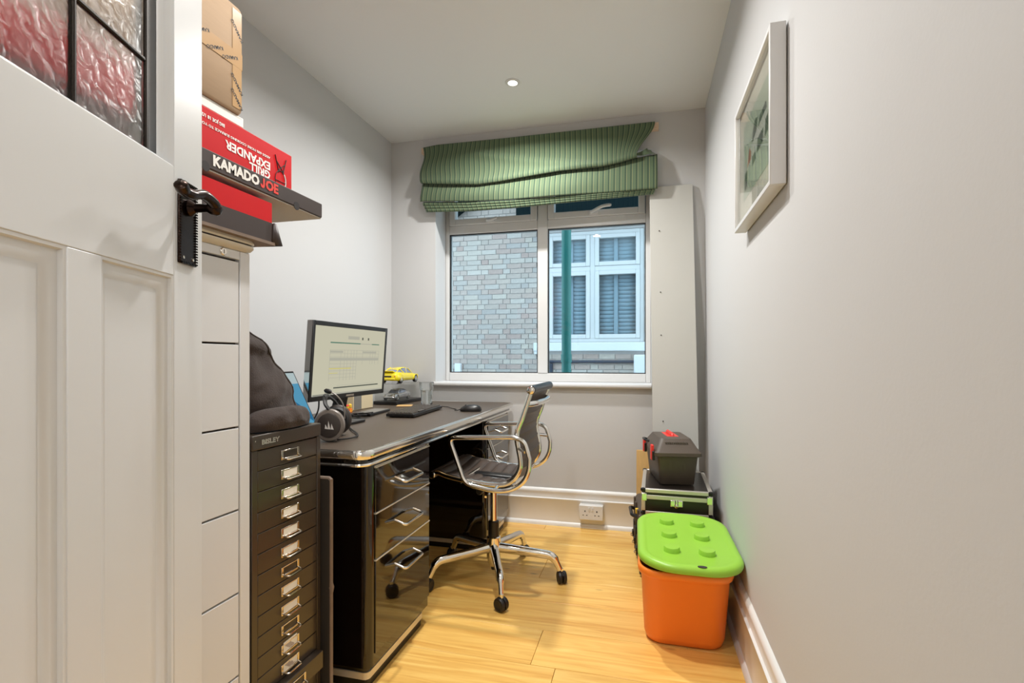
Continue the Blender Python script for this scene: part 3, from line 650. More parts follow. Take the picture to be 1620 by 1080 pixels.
def fit(body, y0, y1, h, z, m, par, x, flip=False, bold=.012):
    """lettering on a +x face between two y values"""
    s = h / .70; probe = .62 * s * len(body)
    rot = TX if not flip else TX @ Matrix.Rotation(math.pi, 3, 'Z')
    o = text('lettering', body, s, (x, (y0 + y1) / 2, z), rot, m, par, 1., bold * s, .0006)
    ys = [v.co.y for v in o.data.vertices]; w0, w1 = min(ys), max(ys); k = (y1 - y0) / (w1 - w0); cyl = (y0 + y1) / 2 - ROOT[par].translation.y; mid = (w0 + w1) / 2
    for v in o.data.vertices: v.co.y = cyl + (v.co.y - mid) * k
    return o
JP = [(.60, 1), (1, 1), (1, .28), (.86, .07), (.62, 0), (.34, 0), (.10, .09), (0, .34), (.36, .38), (.42, .27), (.56, .27), (.60, .36)]
def joe(y0, y1, h, z, m, par, x, flip=False):
    w = y1 - y0; sg = -1 if flip else 1; ys = y1 if flip else y0; k = h / .022; c = z + sg * .0013 * k
    MB().prism([(ys + sg * .23 * w * u, c + sg * .0243 * k * (v - .5)) for u, v in JP], 'x', x - .0003, x + .0003).build('lettering', m, par)
    e = ys + sg * .28 * w; fit('OE', min(e, ys + sg * w), max(e, ys + sg * w), h, z, m, par, x, flip, .045)
fit('KAMADO', ky0, ky1, .022, 1.4765, 'white', flat, fx + .0005, bold=.045)
joe(ky1 + .004, ky2, .022, 1.4765, 'redink', flat, fx + .0005)
for y in (.895, 1.19): MB().lathe([(.011, -.0004), (.011, .0006)], (fx, y, 1.458), 16, 'x').build('thumb_notch', 'blackink', flat)
rb = thing('expander_box', (-1.2, .85, 1.496), 'bright red box printed upside down, standing on the flat charcoal box', 'box')
rx, ry0, ry1, rz0, rz1 = -.970, .40, 1.262, 1.4965, 1.625
MB().box(rx - .42, rx, ry0, ry1, rz0, rz1).build('carton', 'red', rb, bevel=.002, segs=1)
MB().box(rx - .40, rx - .006, ry1 - .03, ry1 + .0008, rz0 + .006, rz1 - .004).build('end_flap', 'red', rb)
def rpt(u, v): return at(u, v, x=rx)
a, b = rpt(427, 262), rpt(356, 228); fit('EXPANDER', b.y, a.y, .020, (a.z + b.z) / 2 + .000, 'white', rb, rx + .0005, True, .03)
a, b = rpt(427, 275), rpt(394, 260); fit('GRILL', b.y, a.y, .020, (a.z + b.z) / 2 - .003, 'white', rb, rx + .0005, True, .03)
a, b = rpt(427, 249), rpt(322, 195); fit('ADDS 60% MORE COOKING SURFACE TO YOUR GRILL', b.y - .05, a.y, .006, (a.z + b.z) / 2, 'white', rb, rx + .0005, True, .02)
a, b = rpt(355, 198), rpt(322, 182); fit('BIG JOE 18 1/2-IN', b.y - .02, a.y, .0075, (a.z + b.z) / 2, 'white', rb, rx + .0005, True, .03)
a, b = rpt(427, 282), rpt(338, 245); zz = (a.z + b.z) / 2 - .0085
fit('KAMADO', (a.y + b.y) / 2 - .004, a.y, .017, zz, 'blackink', rb, rx + .0005, True, .03); joe(b.y, (a.y + b.y) / 2 - .012, .017, zz, 'white', rb, rx + .0005, True)
yk = rpt(444, 270).y                                        # line drawing of the grill
gr = MB()
gr.tube(smooth([(rx + .0006, yk + .022 * math.cos(t), 1.540 + .026 * math.sin(t)) for t in np.linspace(0, 2 * math.pi, 13)[:-1]], 4, True), .0009, 6, True)
for s in (-1, 1): gr.tube([(rx + .0006, yk + s * .008, 1.560), (rx + .0006, yk + s * .022, 1.604)], .0012, 6); gr.tube([(rx + .0006, yk - s * .010, 1.566), (rx + .0006, yk + s * .018, 1.590)], .0012, 6)
gr.tube([(rx + .0006, yk - .022, 1.537), (rx + .0006, yk + .022, 1.537)], .0009, 6); gr.tube([(rx + .0006, yk - .012, 1.566), (rx + .0006, yk + .012, 1.566)], .0012, 6)
gr.build('printed_drawing', 'blackink', rb)
gw = MB().tube(smooth([(rx + .0007, yk + .012, 1.562), (rx + .0007, yk + .019, 1.546), (rx + .0007, yk + .017, 1.525), (rx + .0007, yk + .008, 1.512)], 4), [.0004] + [.0016] * 11 + [.0004], 6); gw.build('printed_highlight', 'white', rb)
wt = MB().box(-1.36, -.972, .45, 1.082, 1.6255, 1.650).build('white_carton', 'white', None, bevel=.002); tag(wt, 'thin white box between the red box and the brown carton', 'box')
MB().box(-.9725, -.9715, .935, .937, 1.627, 1.649).build('seam', 'gap', wt)
kb = thing('cardboard_carton', (-1.16, .80, 1.650), 'brown cardboard carton with parcel tape on top of the stack', 'box')
kx, ky = -.965, 1.070
MB().loft([rrect(.19 - e, .285 - e, .007, z, kx - .19, ky - .285, 4) for e, z in ((.004, 1.6505), (0, 1.658), (0, 1.905), (.003, 1.911))]).build('carton', 'kraft', kb)
MB().box(kx + .0004, kx + .0012, ky - .55, ky - .001, 1.762, 1.800).box(kx - .05, kx - .001, ky + .0004, ky + .0012, 1.762, 1.800).build('tape', 'tape', kb)
MB().box(kx + .0004, kx + .0010, ky - .032, ky - .003, 1.662, 1.900).box(kx - .03, kx - .004, ky + .0004, ky + .0010, 1.662, 1.90).build('tape', 'tape', kb)
for y, z, an in ((.945, 1.790, 24), (.985, 1.772, 24), (.920, 1.770, 24), (1.030, 1.774, 24), (.875, 1.785, 24), (1.052, 1.72, -50), (1.052, 1.683, -50), (1.052, 1.85, -50)):
    text('tape_print', 'KAMADO', .011, (kx + .0014, y, z), TX @ Matrix.Rotation(R(180 + an), 3, 'Z'), 'blackink', kb, 1.1, .0002, .0003)

# ------------------------------------------------------------------ black multi-drawer cabinet
BX0, BX1, BY0, BY1, BZ = -1.31, -.930, 1.062, 1.338, .860
bc = thing('multidrawer_cabinet', ((BX0 + BX1) / 2, (BY0 + BY1) / 2, 0), 'narrow black fifteen-drawer steel cabinet with nickel label pulls', 'cabinet')
fw = .020
b = MB().box(BX0, BX1 - .012, BY0, BY1, 0, BZ - .038).box(BX1 - .012, BX1, BY0, BY0 + fw, 0, BZ - .038).box(BX1 - .012, BX1, BY1 - fw + .004, BY1, 0, BZ - .038).box(BX1 - .012, BX1 - .002, BY0 + fw, BY1 - fw + .004, 0, .036)
b.build('carcass', 'bis', bc, bevel=.0012, segs=1)
MB().box(BX0, BX1 + .0015, BY0 - .0005, BY1 + .0005, BZ - .0375, BZ).build('top_cap', 'bis', bc, bevel=.003)
text('lettering', 'BISLEY', .0165, (BX1 + .002, BY0 + .063, BZ - .020), TX, 'steel', bc, 1.35, .0009, .0008)
MB().lathe([(.0018, 0), (.0018, .0008)], (BX1 + .0015, BY0 + .010, BZ - .014), 8, 'x').build('rivet', 'steel', bc)
pitch = .0517; d0 = None; DY0, DY1 = BY0 + fw + .0015, BY1 - fw + .0025; HC = 1.203
ztop = BZ - .040
for k in range(15):
    out = .022 if k == 12 else 0.
    if d0 is None:
        d0 = MB().box(BX1 - .30, BX1 - .001, DY0, DY1, ztop - pitch + .0014, ztop).build('drawer', 'bis', bc, bevel=.0012, segs=1)
        zc = ztop - pitch / 2
        hl = ring(0, 0, 0, 0, 0, 0, 0); hl = MB()
        for y0_, y1_, z0_, z1_ in ((HC - .036, HC - .028, -.0125, .0125), (HC + .028, HC + .036, -.0125, .0125), (HC - .028, HC + .028, .0095, .0125), (HC - .028, HC + .028, -.0125, -.0085)):
            hl.box(BX1 - .001, BX1 + .0016, y0_, y1_, zc + z0_, zc + z1_)
        hl.build('label_holder', 'steel', d0, bevel=.0006, segs=1)
        MB().tube(bend([(BX1, HC - .030, zc - .008), (BX1 + .017, HC - .027, zc - .011), (BX1 + .017, HC + .027, zc - .011), (BX1, HC + .030, zc - .008)], .007), .0022, 8).tube([(BX1 + .001, HC - .026, zc - .0115), (BX1 + .001, HC + .026, zc - .0115)], .0022, 6).build('pull', 'steel', d0)
        cur = d0
    else:
        cur = copy_tree(d0, bc, (out, 0, -pitch * k))
    if k not in (0, 6, 9, 12):
        z_ = ztop - pitch / 2 - pitch * k
        cd = MB().box(BX1 + .0002, BX1 + .0010, HC - .027, HC + .027, z_ - .0085, z_ + (.0095 if k != 10 else .017))
        cd = cd.build('label_card', 'card', cur)
        cd.location = -Vector(cur.location)
        if k in (10, 11):
            pm = MB()
            for q in range(5): pm.box(BX1 + .0010, BX1 + .0013, HC - .022 + .004 * q, HC + .004 + .004 * q - random.random() * .006, z_ + .006 - .003 * q, z_ + .0072 - .003 * q)
            # scribbled marks stay part of the card's thing
            pm = pm.build('card_print', 'ink', cur); pm.location = -Vector(cur.location)

# ------------------------------------------------------------------ bag on the black cabinet
def bag_ring(z, y0, y1, x0, x1, k=28, pw=2.6, ph=0.):
    cx, cy_, rx_, ry_ = (x0 + x1) / 2, (y0 + y1) / 2, (x1 - x0) / 2, (y1 - y0) / 2; out = []
    for j in range(k):
        a = 2 * math.pi * j / k; c, s = math.cos(a), math.sin(a)
        q = (abs(c) ** pw + abs(s) ** pw) ** (-1 / pw)
        w = 1 + .035 * math.sin(5 * a + z * 24 + ph) + .02 * math.sin(9 * a - z * 37)
        out.append((cx + rx_ * c * q * w, cy_ + ry_ * s * q * w, z + .010 * math.sin(3 * a + z * 9)))
    return out
bagt = thing('backpack', (-1.1, 1.18, BZ), 'dark brown canvas bag slumped on the black drawer cabinet', 'bag')
lv_ = [(BZ + .012, 1.085, 1.325, -1.27, -.955), (BZ + .03, 1.075, 1.352, -1.285, -.945), (BZ + .06, 1.075, 1.352, -1.285, -.95), (BZ + .10, 1.075, 1.335, -1.27, -.965), (BZ + .15, 1.075, 1.305, -1.255, -.98), (BZ + .20, 1.075, 1.275, -1.24, -1.0), (BZ + .24, 1.08, 1.245, -1.22, -1.01), (BZ + .268, 1.08, 1.212, -1.19, -1.03), (BZ + .280, 1.11, 1.19, -1.16, -1.06)]
from mathutils import noise
LV = np.array(lv_)
def bag_pt(u, v):
    t = (v ** .9) * (len(lv_) - 1); i = min(int(t), len(lv_) - 2); k_ = t - i
    z, y0, y1, x0, x1 = LV[i] * (1 - k_) + LV[i + 1] * k_
    a = 2 * math.pi * u; c, s = math.cos(a), math.sin(a); q = (abs(c) ** 2.8 + abs(s) ** 2.8) ** (-1 / 2.8)
    p = Vector(((x0 + x1) / 2 + (x1 - x0) / 2 * c * q, (y0 + y1) / 2 + (y1 - y0) / 2 * s * q, z))
    w = Vector((p.x * 7 + p.z * 5, p.y * 9 - p.z * 6, p.z * 6)); r = noise.ridged_multi_fractal(w, .8, 2.1, 3, .9, 2.) - 1.2
    d = .012 * max(-1.2, min(1.2, r)) + .006 * math.sin(p.z * 60 + 4 * noise.noise(p * 9))
    d *= min(1, (1 - v) * 6, v * 8 + .2)
    return p + Vector((c, s * .6, 0)) * d
NU, NV = 96, 60
MB().loft([[bag_pt(j / NU, i / NV) for j in range(NU)] for i in range(NV + 1)]).build('body', 'bag', bagt, angle=70)
for u0 in (.07, .15):
    MB().tube([bag_pt(u0 + .02 * math.sin(v * 4), v) for v in np.linspace(.12, .97, 26)], .0034, 8).build('zip_seam', 'bag', bagt)
MB().tube(smooth([(-1.10, 1.185, BZ + .272), (-1.10, 1.175, BZ + .292), (-1.10, 1.145, BZ + .294), (-1.10, 1.13, BZ + .274)], 5), .009, 8, flat=.5).build('grab_loop', 'bag', bagt)
def pocket(u, v):
    a = 2 * math.pi * u; h = math.sin(v * math.pi / 2); r = math.cos(v * math.pi / 2) ** .45
    p = Vector((-.965 + .038 * math.cos(a) * r, 1.205 + .118 * math.sin(a) * r, BZ + .003 + .056 * h))
    return p + Vector((math.cos(a), math.sin(a) * .3, .4)) * .010 * noise.ridged_multi_fractal(p * 16, .8, 2.1, 2, .9, 2.) * (1 - v * .5) * min(1, v * 6)
MB().loft([[pocket(j / 64, i / 20 * .97) for j in range(64)] for i in range(21)]).build('front_pocket', 'bag', bagt, angle=70)

# ------------------------------------------------------------------ portfolio board between cabinet and desk
pb = thing('portfolio_board', (-1.1, 1.358, 0), 'upright dark grey board with worn edge between cabinet and desk', 'board')
px1 = at(524, 800, y=1.352).x
MB().box(px1 - .42, px1, 1.346, 1.358, 0, .694).build('panel', 'portfolio', pb, bevel=.002)
ed = MB().box(px1 - .0015, px1 + .002, 1.3455, 1.3585, .004, .690).tube([(px1 - .41, 1.352, .6935), (px1 - .006, 1.352, .6935), (px1, 1.352, .688)], .0066, 8)
ed.lathe([(.004, -.02), (.008, 0), (.004, .015)], (px1 + .001, 1.352, .37), 8); ed.build('edge_binding', 'worn', pb)

# ------------------------------------------------------------------ desk
desk = thing('desk', (-1.22, 2.29, 0), 'glossy black twin-pedestal desk with chrome edge and drawer trim', 'desk')
TX0, TX1, TY0, TY1, TZ = -1.63, -.806, 1.385, 3.202, .770
dc, dh = ((TX0 + TX1) / 2, (TY0 + TY1) / 2), ((TX1 - TX0) / 2, (TY1 - TY0) / 2)
def slab(e0, z0, z1, r=.05): return [rrect(dh[0] - e0, dh[1] - e0, max(.01, r - e0), z, dc[0], dc[1], 8) for z in (z0, z1)]
MB().loft(slab(.012, .742, TZ)).build('leather_top', 'leather', desk)
tr = MB().loft([rrect(dh[0] - e, dh[1] - e, .05 - e, z, dc[0], dc[1], 8) for e, z in ((.012, .768), (.010, .7712), (.005, .7712), (.001, .766), (0, .757), (.001, .748), (.005, .743), (.012, .743))], caps=False); tr.build('chrome_edge', 'chrome', desk)
MB().loft(slab(.022, .728, .743)).build('shadow_groove', 'lacq', desk)
tr = MB().loft([rrect(dh[0] - e, dh[1] - e, .05 - e, z, dc[0], dc[1], 8) for e, z in ((.020, .7295), (.012, .729), (.010, .7245), (.012, .720), (.020, .7195))], caps=True); tr.build('lower_chrome_edge', 'chrome', desk)
PX0, PX1 = -1.60, -.832
def pedestal(y0, y1):
    c = ((PX0 + PX1) / 2, (y0 + y1) / 2); h = ((PX1 - PX0) / 2, (y1 - y0) / 2)
    p = MB().loft([rrect(h[0], h[1], .022, z, c[0], c[1], 6) for z in (.075, .7195)]).build('pedestal', 'lacq', desk)
    MB().loft([rrect(h[0] - .022, h[1] - .022, .015, z, c[0], c[1], 6) for z in (0, .028)]).build('plinth', 'black', p)
    MB().loft([rrect(h[0] - .018, h[1] - .018, .018, z, c[0], c[1], 6) for z in (.028, .050)]).build('plinth_trim', 'trim', p)
    MB().loft([rrect(h[0] - .022, h[1] - .022, .015, z, c[0], c[1], 6) for z in (.050, .075)]).build('plinth_recess', 'lacq', p)
    ym = (y0 + y1) / 2; a, b = y0 + .026, y1 - .012
    MB().box(PX1 - .002, PX1 + .0015, a, b, .706, .709).build('trim_line', 'trim', p)
    MB().box(PX1 - .002, PX1 + .0015, b, b + .003, .11, .709).build('trim_line', 'trim', p)
    for z0, z1 in ((.560, .703), (.411, .556), (.112, .407)):
        d = MB().box(PX1 - .02, PX1 + .0045, a + .001, b - .001, z0, z1).build('drawer', 'lacq', desk, bevel=.0015, segs=1)
        MB().box(PX1 - .01, PX1 + .0065, a, b, z1 - .0006, z1 + .0028).build('drawer_trim', 'trim', d)
        zc = z1 - .066; q = PX1 + .004
        MB().tube(bend([(q - .002, ym - .072, zc + .008), (q + .040, ym - .072, zc - .006), (q + .040, ym + .072, zc - .006), (q - .002, ym + .072, zc + .008)], .014), .0052, 10).build('handle', 'chrome', d)
    MB().lathe([(.008, 0), (.008, .003), (.006, .004)], (PX1, y1 - .022, .7135), 14, 'x').build('lock', 'steel', p)
pedestal(1.452, 1.912); pedestal(2.668, 3.135)
MB().box(PX0, PX0 + .018, 1.91, 2.67, .16, .7195).build('modesty_panel', 'lacq', desk)

# ------------------------------------------------------------------ monitor
mon = thing('monitor', (-1.24, 1.961, .7712), 'black framed widescreen monitor showing a pale spreadsheet page', 'monitor')
TL = R(4.2); MY0, MY1, MZ0, MZ1, MX = 1.676, 2.248, .886, 1.196, -1.205
def mt(x, y, z): d = (z - (MZ0 + MZ1) / 2); return (MX + x + d * math.sin(TL), y, (MZ0 + MZ1) / 2 + d * math.cos(TL))
def mbox(x0, x1, y0, y1, z0, z1):
    m = MB().box(x0, x1, y0, y1, z0, z1); m.v = [mt(*v) for v in m.v]; return m
hz = mbox(-.030, -.004, MY0 + .003, MY1 - .003, MZ0 + .004, MZ1 - .002); hz.build('rear_housing', 'matte', mon, bevel=.006)
mbox(-.026, -.0035, MY0 - .0006, MY0 + .004, MZ0, MZ1).build('side_band', 'chrome', mon)
bz = [mbox(-.008, .0, MY0, MY0 + .016, MZ0, MZ1), mbox(-.008, .0, MY1 - .016, MY1, MZ0, MZ1), mbox(-.008, .0, MY0 + .016, MY1 - .016, MZ1 - .018, MZ1), mbox(-.008, .0, MY0 + .016, MY1 - .016, MZ0, MZ0 + .020)]
q = MB(); [q.add(m.v, m.f) for m in bz]; q.build('bezel', 'black', mon, bevel=.0012, segs=1)
SY0, SY1, SZ0, SZ1 = MY0 + .016, MY1 - .016, MZ0 + .020, MZ1 - .018
scr = mbox(-.006, -.0022, SY0, SY1, SZ0, SZ1).build('screen', 'screen', mon)
def sc_(u0, u1, v0, v1, m, e=.0004):
    mbox(-.0022, -.0022 + e, SY0 + (SY1 - SY0) * u0, SY0 + (SY1 - SY0) * u1, SZ0 + (SZ1 - SZ0) * v0, SZ0 + (SZ1 - SZ0) * v1).build('page_element', m, scr)
sc_(.19, .60, .760, .778, 's_green'); sc_(.60, .78, .762, .774, 's_grey'); sc_(.78, .90, .760, .776, 's_green')
sc_(.42, .58, .83, .88, 's_grey'); sc_(.62, .64, .83, .87, 's_dark'); sc_(.71, .73, .83, .87, 's_dark')
for k in range(9): sc_(.19, .90 if k < 4 else .55, .66 - .052 * k, .665 - .052 * k, 's_grey')
sc_(.19, .90, .50, .545, 's_grey'); sc_(.19, .36, .62, .65, 's_grey'); sc_(.64, .86, .62, .65, 's_grey')
for u in (.19, .33, .38, .42, .47, .51, .55): sc_(u, u + .003, .20, .66, 's_grey', .0006)
for u in (.64, .76, .80, .84, .90): sc_(u, u + .003, .44, .66, 's_grey', .0006)
sc_(.19, .48, .375, .392, 's_yel', .0008); sc_(.19, .30, .31, .32, 's_yel', .0008)
sc_(.26, .92, .085, .105, 's_dark'); sc_(.30, .86, .125, .130, 's_grey'); sc_(.0, .99, .0, .022, 's_grey')
for k in range(14): sc_(.02 + .016 * k, .03 + .016 * k, .004, .016, 's_dark', .0008)
mbox(0, .0006, 1.925, 1.985, MZ0 + .006, MZ0 + .013).build('badge', 'steel', mon)
nk = MB().add([(-1.238, 1.925, .93), (-1.238, 1.995, .93), (-1.262, 1.995, .93), (-1.262, 1.925, .93), (-1.262, 1.905, .780), (-1.262, 1.985, .780), (-1.295, 1.985, .780), (-1.295, 1.905, .780)], [(0, 1, 2, 3), (7, 6, 5, 4), (0, 4, 5, 1), (1, 5, 6, 2), (2, 6, 7, 3), (3, 7, 4, 0)])
nk.build('stand_neck', 'black', mon, bevel=.006)
MB().loft([rrect(.085, .12, .03, z, -1.285, 1.955, 5) for z in (.7714, .781)]).build('stand_base', 'black', mon, bevel=.002)
MB().tube(smooth([(-1.23, 1.76, .90), (-1.235, 1.762, .85), (-1.25, 1.75, .81), (-1.27, 1.73, .778), (-1.30, 1.75, .776), (-1.36, 1.80, .776)], 6), .003, 8).build('cable', 'rubber', mon)

# ------------------------------------------------------------------ tablet propped beside the monitor
tab = thing('tablet', (-1.18, 1.50, .7712), 'thin tablet with a blue wallpaper propped up behind the bag', 'tablet')
hb, ht, ty0, ty1 = Vector((-1.150, 0, .774)), Vector((-1.270, 0, 1.004)), 1.375, 1.66
ax = (ht - hb).normalized(); nn = Vector((ax.z, 0, -ax.x))
def tbx(a0, a1, y0, y1, n0, n1):
    m = MB().box(0, 1, 0, 1, 0, 1); L_ = (ht - hb).length
    m.v = [tuple(hb + ax * (L_ * (a0 + (a1 - a0) * v[2])) + nn * (n0 + (n1 - n0) * v[0]) + Vector((0, y0 + (y1 - y0) * v[1], 0))) for v in m.v]; return m
tbx(0, 1, ty0, ty1, -.007, 0).build('shell', 'black', tab, bevel=.002)
ts = tbx(.06, .97, ty0 + .008, ty1 - .006, 0, .0006).build('screen', 't_blue', tab)
tbx(.80, .97, ty0 + .008, ty1 - .006, .0006, .0009).build('screen_area', 't_pale', ts)
L_ = (ht - hb).length
def tpoly(pts, m, e):
    f = [tuple(hb + ax * L_ * v + nn * e + Vector((0, ty0 + (ty1 - ty0) * u, 0))) for u, v in pts]; MB().add(f, [tuple(range(len(f)))]).build('screen_area', m, ts)
tpoly([(.05, .75), (.40, .74), (.70, .60), (.97, .34), (.97, .20), (.70, .44), (.4, .62), (.05, .66)], 't_deep', .0011)
tpoly([(.45, .10), (.97, .10), (.97, .13), (.45, .13)], 't_pale', .0011)
MB().add([(-1.235, 1.48, .92), (-1.235, 1.56, .92), (-1.335, 1.56, .774), (-1.335, 1.48, .774)], [(0, 1, 2, 3)]).build('kickstand', 'black', tab, solid=.004)

# ------------------------------------------------------------------ headset
hd = thing('headset', (-1.03, 1.56, .7712), 'black headset with a boom microphone lying on the near desk corner', 'headset')
e0 = at(522, 675, y=1.535); e0.z = .7712 + .0556
yaw_h = Matrix.Rotation(R(24), 3, 'Z') * 1.12                   # cup faces the room corner by the door
def hp(p): return tuple(yaw_h @ Vector(p) + e0)
def cup(off, s):
    rings = []
    for r, d in ((.0, 0), (.030, 0), (.036, .002), (.037, .004), (.0375, .004), (.046, .006), (.049, .011), (.049, .018), (.045, .022), (.040, .024), (.042, .026), (.044, .036), (.038, .044), (.0, .044)):
        rings.append([hp((r * math.cos(2 * math.pi * j / 32) * .92, off + s * d, r * math.sin(2 * math.pi * j / 32))) for j in range(32)])
    return rings
r1 = cup(-.022, 1)
MB().loft(r1[4:10], caps=True).build('ear_cup', 'ring', hd); c1 = MB().loft(r1[0:5], caps=False).build('cup_cover', 'head', hd)
MB().loft(r1[9:], caps=False).build('ear_cushion', 'matte', hd)
r2 = cup(.150, -1); MB().loft(r2[:10], caps=True).build('ear_cup', 'head', hd); MB().loft(r2[9:], caps=False).build('ear_cushion', 'matte', hd)
MB().tube(smooth([hp((.0, -.010, .046)), hp((-.012, -.004, .062)), hp((-.02, .03, .078)), hp((-.022, .064, .084)), hp((-.02, .10, .078)), hp((-.01, .134, .062)), hp((0, .140, .046))], 6), .009, 10, flat=.6).build('headband', 'matte', hd)
lg = MB()
for dx, h0, h1 in ((-.011, -.009, .004), (-.003, -.010, .014), (.006, -.011, .006)):
    f = [hp((dx, -.0226, h0)), hp((dx + .0085, -.0226, h0 - .001)), hp((dx + .002, -.0226, h1))]; g = [hp((dx, -.0215, h0)), hp((dx + .0085, -.0215, h0 - .001)), hp((dx + .002, -.0215, h1))]
    lg.add(f + g, [(0, 1, 2), (5, 4, 3), (0, 3, 4, 1), (1, 4, 5, 2), (2, 5, 3, 0)])
lg.build('emblem', 'white', c1)
mtip, mbase = at(513, 617, y=1.56), at(545, 662, y=1.57)
boom = [mbase, at(544.5, 648, y=1.57), at(541, 636, y=1.568), at(533, 626, y=1.564), at(524, 620, y=1.56)]
MB().tube(smooth(boom, 6), .0024, 8).build('microphone_boom', 'ring', hd)
d = (mtip - boom[-1]).normalized(); MB().tube([boom[-1] - d * .002, boom[-1] + d * .004, boom[-1] + d * .012, boom[-1] + d * .022, boom[-1] + d * .028], [.003, .0075, .0085, .0075, .002], 14).build('foam_tip', 'matte', hd)
MB().tube(smooth([hp((.02, -.0, -.046)), (-.98, 1.58, .777), (-.99, 1.64, .776), (-1.03, 1.70, .776), (-1.10, 1.78, .776), (-1.16, 1.86, .776)], 6), .003, 8).build('cable', 'rubber', hd)

# ------------------------------------------------------------------ keyboard, mouse, glass
kb_ = thing('keyboard', (-1.14, 2.45, .7712), 'black computer keyboard lying on the desk in front of the monitor', 'keyboard', rz=R(5))
cs = MB().loft([rrect(.072, .222, .008, z) for z in (.004, .012, .018)]); cs.build('case', 'black', kb_, local=True, bevel=.0015, segs=1)
key = None
for r_ in range(6):
    for c_ in range(21):
        if r_ == 5 and 4 <= c_ <= 8: continue
        y = -.210 + c_ * .021; x = -.056 + r_ * .0215
        if key is None:
            key = MB().loft([rrect(.0092, .0090, .002, 0, 0, 0, 2), rrect(.0078, .0076, .002, .007, 0, 0, 2)]).build('key', 'keycap', kb_, local=True); key.location = (x, y, .0175)
        else:
            k_ = key.copy(); col.objects.link(k_); k_.parent = kb_; k_.location = (x, y, .0175)
MB().box(.044, .062, -.124, -.044, .0175, .0245).build('space_bar', 'keycap', kb_, local=True, bevel=.002)
MB().box(-.06, -.04, -.20, -.18, 0, .005).box(-.06, -.04, .18, .20, 0, .005).box(.05, .06, -.20, -.18, 0, .005).box(.05, .06, .18, .20, 0, .005).build('foot', 'rubber', kb_, local=True)
ms = thing('computer_mouse', (-.895, 2.60, .7712), 'black wired mouse near the far front edge of the desk', 'mouse', rz=R(12))
rg = []
for z, k, dx in ((.001, 1, 0), (.008, 1.04, 0), (.018, .98, .001), (.027, .80, .004), (.033, .52, .008), (.035, .18, .010)):
    rg.append([(dx + .056 * k * math.copysign(abs(math.cos(a)) ** .8, math.cos(a)), .031 * k * math.copysign(abs(math.sin(a)) ** .8, math.sin(a)), z) for a in np.linspace(0, 2 * math.pi, 33)[:-1]])
MB().loft(rg).build('body', 'black', ms, local=True, angle=60)
MB().lathe([(.008, -.003), (.008, .003)], (-.026, 0, .0265), 16, 'y').build('scroll_wheel', 'rubber', ms, local=True)
MB().tube(smooth([(-.054, 0, .010), (-.075, .004, .004), (-.09, .03, .004), (-.088, .07, .004), (-.11, .10, .004), (-.13, .14, .004), (-.16, .20, .004), (-.25, .26, .004)], 6), .0022, 8).build('cable', 'rubber', ms, local=True)
g0 = at(675, 639.5, z=.7712)
gl_ = thing('water_glass', g0, 'faceted clear tumbler of water beside the display case', 'glass')
def facet(r, z, k=40, f=8): return [(r * (1 - .02 * (math.cos(f * 2 * math.pi * j / k) if z < .09 else 0)) * math.cos(2 * math.pi * j / k), r * (1 - .02 * (math.cos(f * 2 * math.pi * j / k) if z < .09 else 0)) * math.sin(2 * math.pi * j / k), z) for j in range(k)]
out = [facet(r, z) for r, z in ((.032, 0), (.034, .002), (.0345, .04), (.0365, .085), (.0425, .098), (.044, .134), (.0435, .1355))]; inn = [facet(r, z) for r, z in ((.0420, .1345), (.0405, .098), (.0342, .085), (.0318, .04), (.030, .010))]
MB().loft(out + inn).build('tumbler', 'drink', gl_, local=True, angle=50)
MB().loft([facet(r, z) for r, z in ((.0298, .0102), (.0316, .04), (.0336, .080), (.0340, .0865))]).build('water', 'water', gl_, local=True)

